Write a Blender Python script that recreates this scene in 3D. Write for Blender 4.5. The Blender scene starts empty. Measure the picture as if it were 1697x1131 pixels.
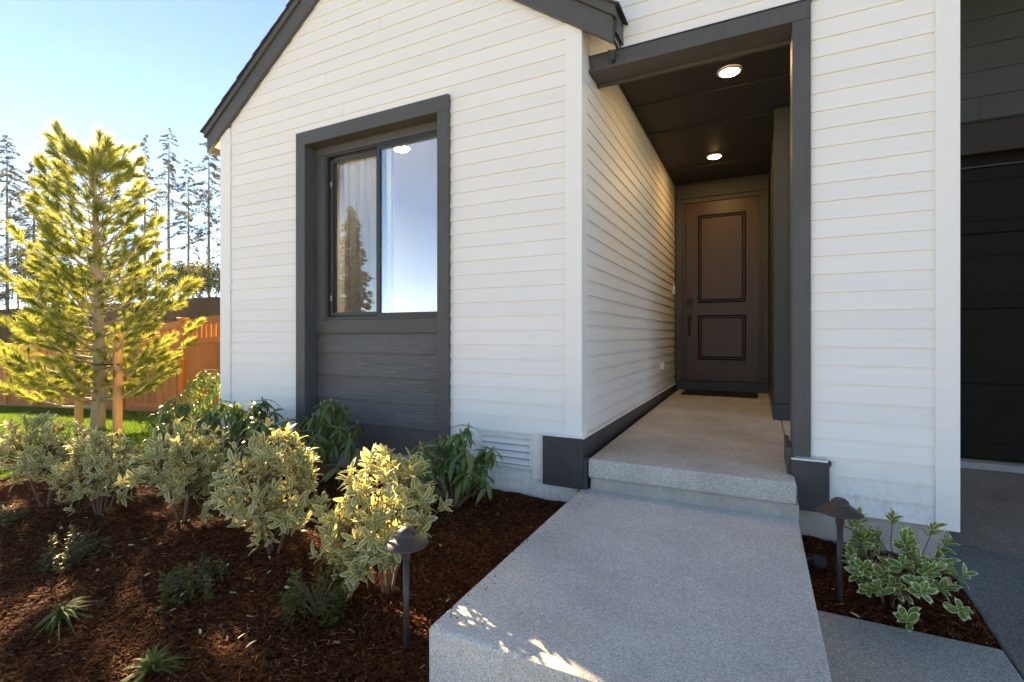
import bpy, math, random
import numpy as np
from mathutils import Vector, Matrix, noise as mnoise

random.seed(7)
rng = np.random.default_rng(7)
C = bpy.context.scene.collection
scene = bpy.context.scene

# ------------------------------------------------------------------ camera
YAW = math.radians(26.68)
cam_d = bpy.data.cameras.new('camera')
cam_d.sensor_width = 36.0
cam_d.lens = 811.0 / 1697.0 * 36.0
cam_d.shift_y = -9.5 / 1697.0
cam_d.clip_start = 0.05
cam_d.clip_end = 2000
cam = bpy.data.objects.new('camera', cam_d)
C.objects.link(cam)
cam.location = (0, 0, 0)
cam.rotation_euler = (math.pi / 2, 0, YAW)
scene.camera = cam

# ------------------------------------------------------------------ sky, sun, exposure
SUN_EL = math.radians(24.6)
SUN_AZ = math.radians(69.2)          # left of +Y
sun_dir = Vector((-math.sin(SUN_AZ) * math.cos(SUN_EL), math.cos(SUN_AZ) * math.cos(SUN_EL), math.sin(SUN_EL)))
world = bpy.data.worlds.new('World')
scene.world = world
world.use_nodes = True
wn = world.node_tree
wn.nodes.clear()
sky = wn.nodes.new('ShaderNodeTexSky')
sky.sky_type = 'NISHITA'
sky.sun_disc = False
sky.sun_elevation = SUN_EL
sky.sun_rotation = -SUN_AZ
sky.altitude = 0
sky.air_density = 0.42
sky.dust_density = 0.0
sky.ozone_density = 1.5
bg = wn.nodes.new('ShaderNodeBackground')
bg.inputs['Strength'].default_value = 0.058
wo = wn.nodes.new('ShaderNodeOutputWorld')
wn.links.new(sky.outputs[0], bg.inputs[0])
wn.links.new(bg.outputs[0], wo.inputs[0])
sun_d = bpy.data.lights.new('sun', 'SUN')
sun_d.energy = 5.0
sun_d.angle = math.radians(0.6)
sun_d.color = (1.0, 0.76, 0.49)
sun = bpy.data.objects.new('sun', sun_d)
C.objects.link(sun)
sun.location = (-20, 8, 12)
sun.rotation_euler = (-sun_dir).to_track_quat('-Z', 'Y').to_euler()
scene.view_settings.view_transform = 'Standard'
scene.view_settings.look = 'None'
scene.view_settings.gamma = 1.0
scene.view_settings.use_curve_mapping = False
scene.view_settings.exposure = 3.0
scene.view_settings.use_white_balance = True
scene.view_settings.white_balance_temperature = 7350
scene.view_settings.white_balance_tint = 3
HAZE = 0.0003
scene.cycles.max_bounces = 10
scene.cycles.transparent_max_bounces = 12
scene.cycles.caustics_reflective = False
scene.cycles.caustics_refractive = False

# ------------------------------------------------------------------ materials
def newmat(name):
    m = bpy.data.materials.new(name)
    m.use_nodes = True
    nt = m.node_tree
    nt.nodes.clear()
    out = nt.nodes.new('ShaderNodeOutputMaterial')
    return m, nt, out

def N(nt, typ, **kw):
    n = nt.nodes.new(typ)
    for k, v in kw.items():
        if k in n.inputs.keys():
            n.inputs[k].default_value = v
        else:
            setattr(n, k, v)
    return n

def coords(nt, scale=(1, 1, 1), rand=True):
    tc = nt.nodes.new('ShaderNodeTexCoord')
    mp = nt.nodes.new('ShaderNodeMapping')
    mp.inputs['Scale'].default_value = scale
    nt.links.new(tc.outputs['Object'], mp.inputs['Vector'])
    if rand:
        oi = nt.nodes.new('ShaderNodeObjectInfo')
        mu = nt.nodes.new('ShaderNodeMath'); mu.operation = 'MULTIPLY'; mu.inputs[1].default_value = 53.0
        nt.links.new(oi.outputs['Random'], mu.inputs[0])
        nt.links.new(mu.outputs[0], mp.inputs['Location'])
    return mp.outputs[0]

def ramp(nt, fac, stops):
    r = nt.nodes.new('ShaderNodeValToRGB')
    el = r.color_ramp.elements
    while len(el) < len(stops):
        el.new(0.5)
    for e, (p, c) in zip(el, stops):
        e.position = p
        e.color = (c[0], c[1], c[2], 1)
    nt.links.new(fac, r.inputs[0])
    return r.outputs[0]

def paint(name, col, rough=0.5, grain=0.15, gscale=(2, 60, 60), var=0.06, bump_d=0.002, spec=0.4, ovar=0.0):
    m, nt, out = newmat(name)
    b = N(nt, 'ShaderNodeBsdfPrincipled', Roughness=rough)
    b.inputs['Specular IOR Level'].default_value = spec
    v = coords(nt, gscale)
    nz = N(nt, 'ShaderNodeTexNoise', Scale=1.0, Detail=5.0, Roughness=0.6)
    nt.links.new(v, nz.inputs['Vector'])
    v2 = coords(nt, (1, 1, 1))
    n2 = N(nt, 'ShaderNodeTexNoise', Scale=1.7, Detail=4.0)
    nt.links.new(v2, n2.inputs['Vector'])
    mx = N(nt, 'ShaderNodeMath', operation='ADD')
    nt.links.new(nz.outputs[0], mx.inputs[0]); nt.links.new(n2.outputs[0], mx.inputs[1])
    hf = N(nt, 'ShaderNodeMath', operation='MULTIPLY'); hf.inputs[1].default_value = 0.5
    nt.links.new(mx.outputs[0], hf.inputs[0])
    c1 = [c * (1 - var) for c in col]; c2 = [min(1, c * (1 + var)) for c in col]
    co = ramp(nt, hf.outputs[0], [(0.3, c1), (0.7, c2)])
    if ovar:
        oi = N(nt, 'ShaderNodeObjectInfo')
        mr = N(nt, 'ShaderNodeMapRange'); mr.inputs['To Min'].default_value = 1 - ovar; mr.inputs['To Max'].default_value = 1 + ovar
        nt.links.new(oi.outputs['Random'], mr.inputs[0])
        hs = N(nt, 'ShaderNodeHueSaturation')
        nt.links.new(mr.outputs[0], hs.inputs['Value']); nt.links.new(co, hs.inputs['Color'])
        co = hs.outputs[0]
    if name == 'white_paint':
        ge = N(nt, 'ShaderNodeNewGeometry')
        sz = N(nt, 'ShaderNodeSeparateXYZ'); nt.links.new(ge.outputs['Position'], sz.inputs[0])
        mz = N(nt, 'ShaderNodeMapRange'); mz.inputs['From Min'].default_value = -0.66; mz.inputs['From Max'].default_value = -1.0
        nt.links.new(sz.outputs['Z'], mz.inputs[0])
        nd = N(nt, 'ShaderNodeTexNoise', Scale=22.0, Detail=7.0, Roughness=0.75); nt.links.new(ge.outputs['Position'], nd.inputs['Vector'])
        rd = ramp(nt, nd.outputs[0], [(0.48, (0, 0, 0)), (0.75, (0.75, 0.75, 0.75))])
        md = N(nt, 'ShaderNodeMath', operation='MULTIPLY'); nt.links.new(mz.outputs[0], md.inputs[0]); nt.links.new(rd, md.inputs[1])
        mxd = N(nt, 'ShaderNodeMix', data_type='RGBA'); mxd.inputs[7].default_value = (0.45, 0.37, 0.29, 1)
        nt.links.new(md.outputs[0], mxd.inputs[0]); nt.links.new(co, mxd.inputs[6])
        co = mxd.outputs[2]
    nt.links.new(co, b.inputs['Base Color'])
    bp = N(nt, 'ShaderNodeBump', Strength=grain, Distance=bump_d)
    nt.links.new(nz.outputs[0], bp.inputs['Height'])
    nt.links.new(bp.outputs[0], b.inputs['Normal'])
    nt.links.new(b.outputs[0], out.inputs[0])
    return m

M = {}
M['white'] = paint('white_paint', (0.86, 0.83, 0.785), 0.55, 0.12, (3, 50, 90), 0.02, 0.001, 0.35, 0.02)
M['white_trim'] = paint('white_trim_paint', (0.87, 0.84, 0.795), 0.5, 0.08, (30, 30, 2), 0.015, 0.001)
M['charcoal'] = paint('charcoal_paint', (0.088, 0.084, 0.081), 0.55, 0.35, (40, 40, 6), 0.18, 0.002, 0.35)
M['flash'] = paint('charcoal_metal', (0.05, 0.05, 0.053), 0.42, 0.06, (8, 8, 8), 0.15, 0.001, 0.45)
M['ceil'] = paint('ceiling_paint', (0.030, 0.027, 0.026), 0.6, 0.1, (9, 9, 9), 0.1)
M['garage_siding'] = paint('garage_siding_paint', (0.070, 0.073, 0.068), 0.7, 0.3, (2, 60, 60), 0.08, 0.002, 0.2)
M['garage_door'] = paint('garage_door_paint', (0.013, 0.0115, 0.009), 0.75, 0.15, (4, 40, 40), 0.15, 0.002, 0.1)
M['door'] = paint('door_paint', (0.084, 0.050, 0.038), 0.40, 0.15, (60, 60, 3), 0.14, 0.001, 0.45)
M['black'] = paint('black_metal', (0.018, 0.017, 0.017), 0.4, 0.05, (30, 30, 30), 0.1)
M['vinyl'] = paint('window_frame_paint', (0.040, 0.040, 0.042), 0.4, 0.04, (20, 20, 20), 0.08)
M['bronze'] = paint('bronze_metal', (0.050, 0.037, 0.030), 0.42, 0.08, (60, 60, 60), 0.25, 0.0005, 0.5)
M['groove'] = paint('door_groove_paint', (0.008, 0.006, 0.005), 0.8, 0.05, (30, 30, 30), 0.1, 0.001, 0.08)
M['garage_trim'] = paint('garage_trim_paint', (0.040, 0.035, 0.030), 0.7, 0.3, (3, 40, 40), 0.15, 0.002, 0.15)
M['mat'] = paint('rubber_mat', (0.014, 0.015, 0.018), 0.8, 0.5, (200, 200, 200), 0.3)
M['shingle'] = paint('asphalt_shingle', (0.05, 0.05, 0.052), 0.9, 0.8, (150, 150, 150), 0.4, 0.003)
M['white_plastic'] = paint('white_plastic', (0.78, 0.76, 0.73), 0.4, 0.02, (20, 20, 20), 0.02)
M['room'] = paint('room_paint', (0.62, 0.60, 0.56), 0.8, 0.02, (5, 5, 5), 0.02)
M['soil_dark'] = paint('dark_soil', (0.035, 0.022, 0.015), 0.95, 0.8, (30, 30, 30), 0.3, 0.02)

def grain_mat():
    m, nt, out = newmat('woodgrain_siding')
    b = N(nt, 'ShaderNodeBsdfPrincipled', Roughness=0.5)
    b.inputs['Specular IOR Level'].default_value = 0.45
    v = coords(nt, (2.0, 1, 26))
    nz = N(nt, 'ShaderNodeTexNoise', Scale=1.6, Detail=2.0)
    nt.links.new(v, nz.inputs['Vector'])
    w = N(nt, 'ShaderNodeMath', operation='MULTIPLY'); w.inputs[1].default_value = 26.0
    nt.links.new(nz.outputs[0], w.inputs[0])
    s = N(nt, 'ShaderNodeMath', operation='SINE')
    nt.links.new(w.outputs[0], s.inputs[0])
    v3 = coords(nt, (3, 3, 7))
    n3 = N(nt, 'ShaderNodeTexNoise', Scale=1.0, Detail=2.0)
    nt.links.new(v3, n3.inputs['Vector'])
    rr = ramp(nt, n3.outputs[0], [(0.42, (0, 0, 0)), (0.62, (1, 1, 1))])
    ms = N(nt, 'ShaderNodeMath', operation='MULTIPLY')
    nt.links.new(s.outputs[0], ms.inputs[0]); nt.links.new(rr, ms.inputs[1])
    co = ramp(nt, ms.outputs[0], [(0.0, (0.098, 0.095, 0.092)), (0.8, (0.135, 0.128, 0.122))])
    nt.links.new(co, b.inputs['Base Color'])
    bp = N(nt, 'ShaderNodeBump', Strength=0.5, Distance=0.003)
    nt.links.new(ms.outputs[0], bp.inputs['Height'])
    nt.links.new(bp.outputs[0], b.inputs['Normal'])
    nt.links.new(b.outputs[0], out.inputs[0])
    return m
M['grain'] = grain_mat()

def concrete(name, base, speck=0.5, scale=150.0, stain=0.12, bump=0.5, patch=None):
    m, nt, out = newmat(name)
    b = N(nt, 'ShaderNodeBsdfPrincipled', Roughness=0.9)
    b.inputs['Specular IOR Level'].default_value = 0.08
    v = coords(nt, (1, 1, 1), False)
    vo = N(nt, 'ShaderNodeTexVoronoi', Scale=scale)
    nt.links.new(v, vo.inputs['Vector'])
    sep = N(nt, 'ShaderNodeSeparateColor')
    nt.links.new(vo.outputs['Color'], sep.inputs[0])
    d = [c * (1 - speck) for c in base]; l = [min(0.75, c * (1 + speck)) for c in base]
    warm = [base[0] * 1.12, base[1] * 0.99, base[2] * 0.86]
    c1 = ramp(nt, sep.outputs[0], [(0.0, d), (0.14, [c * (1 - speck * .35) for c in base]), (0.45, base), (0.7, warm), (0.9, l)])
    n2 = N(nt, 'ShaderNodeTexNoise', Scale=1.3, Detail=8.0, Roughness=0.65)
    nt.links.new(v, n2.inputs['Vector'])
    s1 = ramp(nt, n2.outputs[0], [(0.32, (1 - stain,) * 3), (0.68, (1 + stain * .6,) * 3)])
    mx = N(nt, 'ShaderNodeMix', data_type='RGBA', blend_type='MULTIPLY')
    mx.inputs[0].default_value = 1.0
    nt.links.new(c1, mx.inputs[6]); nt.links.new(s1, mx.inputs[7])
    nt.links.new(mx.outputs[2], b.inputs['Base Color'])
    n3 = N(nt, 'ShaderNodeTexNoise', Scale=60.0, Detail=4.0)
    nt.links.new(v, n3.inputs['Vector'])
    ad = N(nt, 'ShaderNodeMath', operation='ADD')
    nt.links.new(vo.outputs['Distance'], ad.inputs[0]); nt.links.new(n3.outputs[0], ad.inputs[1])
    bp = N(nt, 'ShaderNodeBump', Strength=bump, Distance=0.004)
    nt.links.new(ad.outputs[0], bp.inputs['Height'])
    nt.links.new(bp.outputs[0], b.inputs['Normal'])
    nt.links.new(b.outputs[0], out.inputs[0])
    return m
M['walk'] = concrete('exposed_aggregate_concrete', (0.60, 0.575, 0.525), 0.42, 250, 0.2)
M['porch'] = concrete('porch_concrete', (0.53, 0.51, 0.465), 0.4, 250, 0.25)
M['drive'] = concrete('driveway_concrete', (0.36, 0.345, 0.31), 0.45, 240, 0.22)
M['drive_shaded'] = concrete('shaded_driveway_concrete', (0.20, 0.198, 0.18), 0.5, 220, 0.22)  # darker copy of the driveway concrete, overhang shade put into its colour
M['found'] = concrete('foundation_concrete', (0.48, 0.44, 0.38), 0.08, 30, 0.3, 0.25)
M['pale'] = concrete('bounce_concrete', (0.52, 0.50, 0.46), 0.08, 60, 0.12, 0.2)  # for ground behind the camera, pale so sunlight bounces onto the house
M['curb'] = concrete('smooth_concrete', (0.33, 0.33, 0.32), 0.1, 60, 0.15, 0.2)

def vcol_mat(name, stops, rough=0.8, trans=0.0, attr='tone', spec=0.2):
    """colour picked per piece from its own random tone"""
    m, nt, out = newmat(name)
    a = N(nt, 'ShaderNodeAttribute', attribute_name=attr)
    co = ramp(nt, a.outputs['Fac'], stops)
    b = N(nt, 'ShaderNodeBsdfPrincipled', Roughness=rough)
    b.inputs['Specular IOR Level'].default_value = spec
    nt.links.new(co, b.inputs['Base Color'])
    if trans > 0:
        t = N(nt, 'ShaderNodeBsdfTranslucent')
        nt.links.new(co, t.inputs[0])
        mx = N(nt, 'ShaderNodeMixShader'); mx.inputs[0].default_value = trans
        nt.links.new(b.outputs[0], mx.inputs[1]); nt.links.new(t.outputs[0], mx.inputs[2])
        nt.links.new(mx.outputs[0], out.inputs[0])
    else:
        nt.links.new(b.outputs[0], out.inputs[0])
    return m
M['chips'] = vcol_mat('mulch_chip', [(0.0, (0.028, 0.009, 0.004)), (0.45, (0.095, 0.031, 0.011)), (0.8, (0.22, 0.078, 0.027)), (1.0, (0.46, 0.24, 0.11))], 0.85, spec=0.06)
M['lawnblade'] = vcol_mat('grass_blade', [(0.0, (0.05, 0.10, 0.012)), (0.6, (0.10, 0.17, 0.02)), (1.0, (0.20, 0.24, 0.05))], 0.6, 0.45)
M['needle'] = vcol_mat('fir_needles', [(0.0, (0.05, 0.06, 0.03)), (0.7, (0.10, 0.105, 0.045)), (1.0, (0.16, 0.145, 0.06))], 0.8, 0.5, spec=0.05)
M['brushleaf'] = vcol_mat('brush_leaves', [(0.0, (0.07, 0.085, 0.022)), (0.6, (0.15, 0.16, 0.035)), (1.0, (0.26, 0.24, 0.07))], 0.8, 0.5, spec=0.05)
M['azalea'] = vcol_mat('small_dark_leaf', [(0.0, (0.045, 0.062, 0.012)), (0.7, (0.10, 0.115, 0.022)), (1.0, (0.19, 0.11, 0.03))], 0.5, 0.25, spec=0.2)

def leaf_mat(name, col, col2, trans=0.4, rough=0.4, tcol=None, spec=0.45):
    m, nt, out = newmat(name)
    oi = N(nt, 'ShaderNodeObjectInfo')
    v = coords(nt, (14, 50, 14))
    nz = N(nt, 'ShaderNodeTexNoise', Scale=1.0, Detail=3.0)
    nt.links.new(v, nz.inputs['Vector'])
    ad = N(nt, 'ShaderNodeMath', operation='ADD')
    nt.links.new(oi.outputs['Random'], ad.inputs[0]); nt.links.new(nz.outputs[0], ad.inputs[1])
    hf = N(nt, 'ShaderNodeMath', operation='MULTIPLY'); hf.inputs[1].default_value = 0.5
    nt.links.new(ad.outputs[0], hf.inputs[0])
    co = ramp(nt, hf.outputs[0], [(0.25, col), (0.75, col2)])
    b = N(nt, 'ShaderNodeBsdfPrincipled', Roughness=rough)
    b.inputs['Specular IOR Level'].default_value = spec
    nt.links.new(co, b.inputs['Base Color'])
    t = N(nt, 'ShaderNodeBsdfTranslucent')
    if tcol:
        t.inputs[0].default_value = (*tcol, 1)
    else:
        nt.links.new(co, t.inputs[0])
    mx = N(nt, 'ShaderNodeMixShader'); mx.inputs[0].default_value = trans
    nt.links.new(b.outputs[0], mx.inputs[1]); nt.links.new(t.outputs[0], mx.inputs[2])
    nt.links.new(mx.outputs[0], out.inputs[0])
    return m
M['leaf_green'] = leaf_mat('variegated_leaf_centre', (0.23, 0.265, 0.10), (0.36, 0.385, 0.165), 0.38, 0.55, (0.42, 0.43, 0.11), 0.25)
M['leaf_cream'] = leaf_mat('variegated_leaf_margin', (0.74, 0.67, 0.35), (0.83, 0.76, 0.46), 0.42, 0.55, (0.82, 0.70, 0.30), 0.25)
M['leaf_deep'] = leaf_mat('variegated_leaf_deep_green', (0.10, 0.17, 0.030), (0.20, 0.27, 0.055), 0.35, 0.45, (0.34, 0.42, 0.05))
M['leaf_pale'] = leaf_mat('variegated_leaf_pale_margin', (0.68, 0.68, 0.34), (0.78, 0.77, 0.46), 0.35, 0.5)
M['rhodo'] = leaf_mat('rhododendron_leaf', (0.075, 0.13, 0.040), (0.17, 0.22, 0.065), 0.32, 0.34, (0.28, 0.38, 0.05))
M['bud'] = leaf_mat('rhododendron_bud', (0.34, 0.33, 0.10), (0.45, 0.36, 0.12), 0.3)
M['pine'] = leaf_mat('pine_needle', (0.060, 0.11, 0.030), (0.20, 0.23, 0.055), 0.48, 0.6, (0.38, 0.385, 0.075), 0.1)
M['strap'] = leaf_mat('strap_leaf', (0.07, 0.12, 0.02), (0.24, 0.26, 0.06), 0.4, 0.6, None, 0.15)
M['stem'] = paint('shrub_stem', (0.16, 0.10, 0.06), 0.8, 0.4, (40, 40, 10), 0.3)
M['bark'] = paint('pine_bark', (0.30, 0.25, 0.17), 0.85, 0.8, (30, 30, 10), 0.3, 0.01)
M['firbark'] = paint('fir_bark', (0.26, 0.215, 0.17), 0.9, 0.8, (10, 10, 3), 0.3, 0.03)
M['stake'] = paint('stake_wood', (0.50, 0.27, 0.11), 0.75, 0.4, (40, 40, 4), 0.22, 0.003)
M['cedar'] = paint('stained_cedar', (0.48, 0.165, 0.036), 0.65, 0.35, (30, 30, 2.5), 0.28, 0.002, 0.2, 0.2)
M['tie'] = paint('rubber_tie', (0.02, 0.02, 0.02), 0.7, 0.2, (20, 20, 20), 0.1)

def ground_mat():
    m, nt, out = newmat('lawn_and_bank')
    b = N(nt, 'ShaderNodeBsdfPrincipled', Roughness=0.95)
    b.inputs['Specular IOR Level'].default_value = 0.0
    tc = nt.nodes.new('ShaderNodeTexCoord')
    sp = N(nt, 'ShaderNodeSeparateXYZ')
    nt.links.new(tc.outputs['Object'], sp.inputs[0])
    nz = N(nt, 'ShaderNodeTexNoise', Scale=0.35, Detail=8.0, Roughness=0.7)
    nt.links.new(tc.outputs['Object'], nz.inputs['Vector'])
    nf = N(nt, 'ShaderNodeTexNoise', Scale=6.0, Detail=6.0, Roughness=0.7)
    nt.links.new(tc.outputs['Object'], nf.inputs['Vector'])
    grass = ramp(nt, nf.outputs[0], [(0.3, (0.06, 0.11, 0.014)), (0.7, (0.12, 0.19, 0.025))])
    ad = N(nt, 'ShaderNodeMath', operation='MULTIPLY_ADD'); ad.inputs[1].default_value = 9.0
    nt.links.new(nz.outputs[0], ad.inputs[0]); nt.links.new(sp.outputs['Y'], ad.inputs[2])
    mr = N(nt, 'ShaderNodeMapRange'); mr.inputs['From Min'].default_value = 27.5; mr.inputs['From Max'].default_value = 38.0
    nt.links.new(ad.outputs[0], mr.inputs[0])
    bank = ramp(nt, mr.outputs[0], [(0.0, (0.022, 0.014, 0.010)), (0.45, (0.030, 0.019, 0.013)), (0.6, (0.10, 0.085, 0.03)), (1.0, (0.07, 0.065, 0.022))])
    m2 = N(nt, 'ShaderNodeMapRange'); m2.inputs['From Min'].default_value = 7.2; m2.inputs['From Max'].default_value = 8.5
    nt.links.new(sp.outputs['Y'], m2.inputs[0])
    mx = N(nt, 'ShaderNodeMix', data_type='RGBA')
    nt.links.new(m2.outputs[0], mx.inputs[0]); nt.links.new(grass, mx.inputs[6]); nt.links.new(bank, mx.inputs[7])
    m3 = N(nt, 'ShaderNodeMapRange'); m3.inputs['From Min'].default_value = -34.0; m3.inputs['From Max'].default_value = -26.0
    nt.links.new(sp.outputs['Y'], m3.inputs[0])
    mf3 = N(nt, 'ShaderNodeMix', data_type='RGBA'); mf3.inputs[6].default_value = (0.022, 0.030, 0.014, 1)
    nt.links.new(m3.outputs[0], mf3.inputs[0]); nt.links.new(mx.outputs[2], mf3.inputs[7])
    mx = mf3
    nt.links.new(mx.outputs[2], b.inputs['Base Color'])
    bp = N(nt, 'ShaderNodeBump', Strength=0.8, Distance=0.08)
    nt.links.new(nf.outputs[0], bp.inputs['Height']); nt.links.new(bp.outputs[0], b.inputs['Normal'])
    nt.links.new(b.outputs[0], out.inputs[0])
    return m
M['ground'] = ground_mat()

def mulch_mat():
    m, nt, out = newmat('bark_mulch')
    b = N(nt, 'ShaderNodeBsdfPrincipled', Roughness=0.9)
    b.inputs['Specular IOR Level'].default_value = 0.04
    v = coords(nt, (1, 1, 1), False)
    vo = N(nt, 'ShaderNodeTexVoronoi', Scale=55.0)
    nt.links.new(v, vo.inputs['Vector'])
    sep = N(nt, 'ShaderNodeSeparateColor'); nt.links.new(vo.outputs['Color'], sep.inputs[0])
    co = ramp(nt, sep.outputs[0], [(0.0, (0.014, 0.0045, 0.002)), (0.6, (0.05, 0.016, 0.006)), (1.0, (0.12, 0.04, 0.013))])
    nt.links.new(co, b.inputs['Base Color'])
    nz = N(nt, 'ShaderNodeTexNoise', Scale=40.0, Detail=6.0); nt.links.new(v, nz.inputs['Vector'])
    bp = N(nt, 'ShaderNodeBump', Strength=1.0, Distance=0.02)
    nt.links.new(nz.outputs[0], bp.inputs['Height']); nt.links.new(bp.outputs[0], b.inputs['Normal'])
    nt.links.new(b.outputs[0], out.inputs[0])
    return m
M['mulch'] = mulch_mat()

def glass_mat(name, refl, tint=(0.92, 0.95, 0.95)):
    m, nt, out = newmat(name)
    t = N(nt, 'ShaderNodeBsdfTransparent'); t.inputs[0].default_value = (*tint, 1)
    g = N(nt, 'ShaderNodeBsdfGlossy', Roughness=0.0); g.inputs[0].default_value = (1, 1, 1, 1)
    lw = N(nt, 'ShaderNodeLayerWeight')
    pw = N(nt, 'ShaderNodeMath', operation='POWER'); pw.inputs[1].default_value = 4.0
    nt.links.new(lw.outputs['Facing'], pw.inputs[0])
    ad = N(nt, 'ShaderNodeMath', operation='ADD'); ad.inputs[1].default_value = refl; ad.use_clamp = True
    nt.links.new(pw.outputs[0], ad.inputs[0])
    mx = N(nt, 'ShaderNodeMixShader')
    nt.links.new(ad.outputs[0], mx.inputs[0]); nt.links.new(t.outputs[0], mx.inputs[1]); nt.links.new(g.outputs[0], mx.inputs[2])
    nt.links.new(mx.outputs[0], out.inputs[0])
    return m
M['glass'] = glass_mat('window_glass', 0.33)

def mesh_screen():
    m, nt, out = newmat('insect_screen')
    t = N(nt, 'ShaderNodeBsdfTransparent')
    d = N(nt, 'ShaderNodeBsdfDiffuse'); d.inputs[0].default_value = (0.05, 0.05, 0.055, 1)
    mx = N(nt, 'ShaderNodeMixShader'); mx.inputs[0].default_value = 0.32
    nt.links.new(t.outputs[0], mx.inputs[1]); nt.links.new(d.outputs[0], mx.inputs[2])
    nt.links.new(mx.outputs[0], out.inputs[0])
    return m
M['screen'] = mesh_screen()
M['curtain'] = leaf_mat('sheer_curtain', (0.55, 0.53, 0.51), (0.60, 0.58, 0.56), 0.3, 0.8)

def emit(name, col, s):
    m, nt, out = newmat(name)
    e = N(nt, 'ShaderNodeEmission', Strength=s); e.inputs[0].default_value = (*col, 1)
    nt.links.new(e.outputs[0], out.inputs[0])
    return m
M['lamp'] = emit('lit_lens', (1.0, 0.62, 0.26), 24.0)
M['lamp_room'] = emit('lit_room_lens', (1.0, 0.86, 0.68), 190.0)

# ------------------------------------------------------------------ builders
WLOC = {}
def wloc(o):
    return WLOC.get(o.name, Vector((0, 0, 0)))

class MB:
    def __init__(self):
        self.v = []; self.f = []; self.m = []; self.mi = 0
    def add(self, vs, fs):
        b = len(self.v)
        self.v.extend(vs)
        for f in fs:
            self.f.append([i + b for i in f]); self.m.append(self.mi)
    def box(self, x0, x1, y0, y1, z0, z1):
        self.add([(x0, y0, z0), (x1, y0, z0), (x1, y1, z0), (x0, y1, z0), (x0, y0, z1), (x1, y0, z1), (x1, y1, z1), (x0, y1, z1)],
                 [(0, 3, 2, 1), (4, 5, 6, 7), (0, 1, 5, 4), (1, 2, 6, 5), (2, 3, 7, 6), (3, 0, 4, 7)])
        return self
    def prism(self, poly, axis, a, b):
        """poly of 2-D points extruded along axis from a to b (axis 0: y,z; 1: x,z; 2: x,y)"""
        n = len(poly)
        def P(p, t):
            return [(t, p[0], p[1]), (p[0], t, p[1]), (p[0], p[1], t)][axis]
        self.add([P(p, a) for p in poly] + [P(p, b) for p in poly],
                 [list(range(n))[::-1], list(range(n, 2 * n))] + [(i, (i + 1) % n, n + (i + 1) % n, n + i) for i in range(n)])
        return self
    def tube(self, pts, rad, n=8, cap=True):
        pts = [Vector(p) for p in pts]
        if not hasattr(rad, '__len__'):
            rad = [rad] * len(pts)
        rings = []
        for i, p in enumerate(pts):
            d = (pts[min(i + 1, len(pts) - 1)] - pts[max(i - 1, 0)])
            d = d.normalized() if d.length > 1e-9 else Vector((0, 0, 1))
            u = d.cross(Vector((0, 0, 1)) if abs(d.z) < 0.9 else Vector((1, 0, 0))).normalized()
            w = d.cross(u)
            rings.append([tuple(p + (u * math.cos(2 * math.pi * k / n) + w * math.sin(2 * math.pi * k / n)) * rad[i]) for k in range(n)])
        vs = [q for r in rings for q in r]
        fs = []
        for i in range(len(pts) - 1):
            for k in range(n):
                fs.append((i * n + k, i * n + (k + 1) % n, (i + 1) * n + (k + 1) % n, (i + 1) * n + k))
        if cap:
            fs.append(list(range(n))[::-1]); fs.append(list(range((len(pts) - 1) * n, len(pts) * n)))
        self.add(vs, fs)
        return self
    def lathe(self, prof, n=24, c=(0, 0, 0)):
        vs = []; fs = []
        for (r, z) in prof:
            for k in range(n):
                a = 2 * math.pi * k / n
                vs.append((c[0] + r * math.cos(a), c[1] + r * math.sin(a), c[2] + z))
        for i in range(len(prof) - 1):
            for k in range(n):
                fs.append((i * n + k, i * n + (k + 1) % n, (i + 1) * n + (k + 1) % n, (i + 1) * n + k))
        self.add(vs, fs)
        return self
    def build(self, name, mat, parent=None, smooth=False, bevel=0.0):
        me = bpy.data.meshes.new(name)
        off = wloc(parent) if parent else Vector((0, 0, 0))
        me.from_pydata([(v[0] - off.x, v[1] - off.y, v[2] - off.z) for v in self.v], [], self.f)
        for mm in (mat if isinstance(mat, (list, tuple)) else [mat]):
            me.materials.append(mm)
        if any(self.m):
            me.polygons.foreach_set('material_index', self.m)
        if smooth:
            me.polygons.foreach_set('use_smooth', [True] * len(me.polygons))
        me.update()
        o = bpy.data.objects.new(name, me)
        C.objects.link(o)
        if parent:
            o.parent = parent
            WLOC[o.name] = off
        if bevel:
            b = o.modifiers.new('bevel', 'BEVEL'); b.width = bevel; b.segments = 2; b.limit_method = 'ANGLE'
        return o

def tag(o, label=None, cat=None, group=None, kind=None):
    if label: o['label'] = label
    if cat: o['category'] = cat
    if group: o['group'] = group
    if kind: o['kind'] = kind
    return o

def thing(name, label, cat, loc, group=None):
    o = bpy.data.objects.new(name, None)
    C.objects.link(o)
    o.empty_display_size = 0.1
    o.location = loc
    WLOC[o.name] = Vector(loc)
    return tag(o, label, cat, group)

def box(name, x0, x1, y0, y1, z0, z1, mat, parent=None, bevel=0.0):
    return MB().box(x0, x1, y0, y1, z0, z1).build(name, mat, parent, bevel=bevel)

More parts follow.
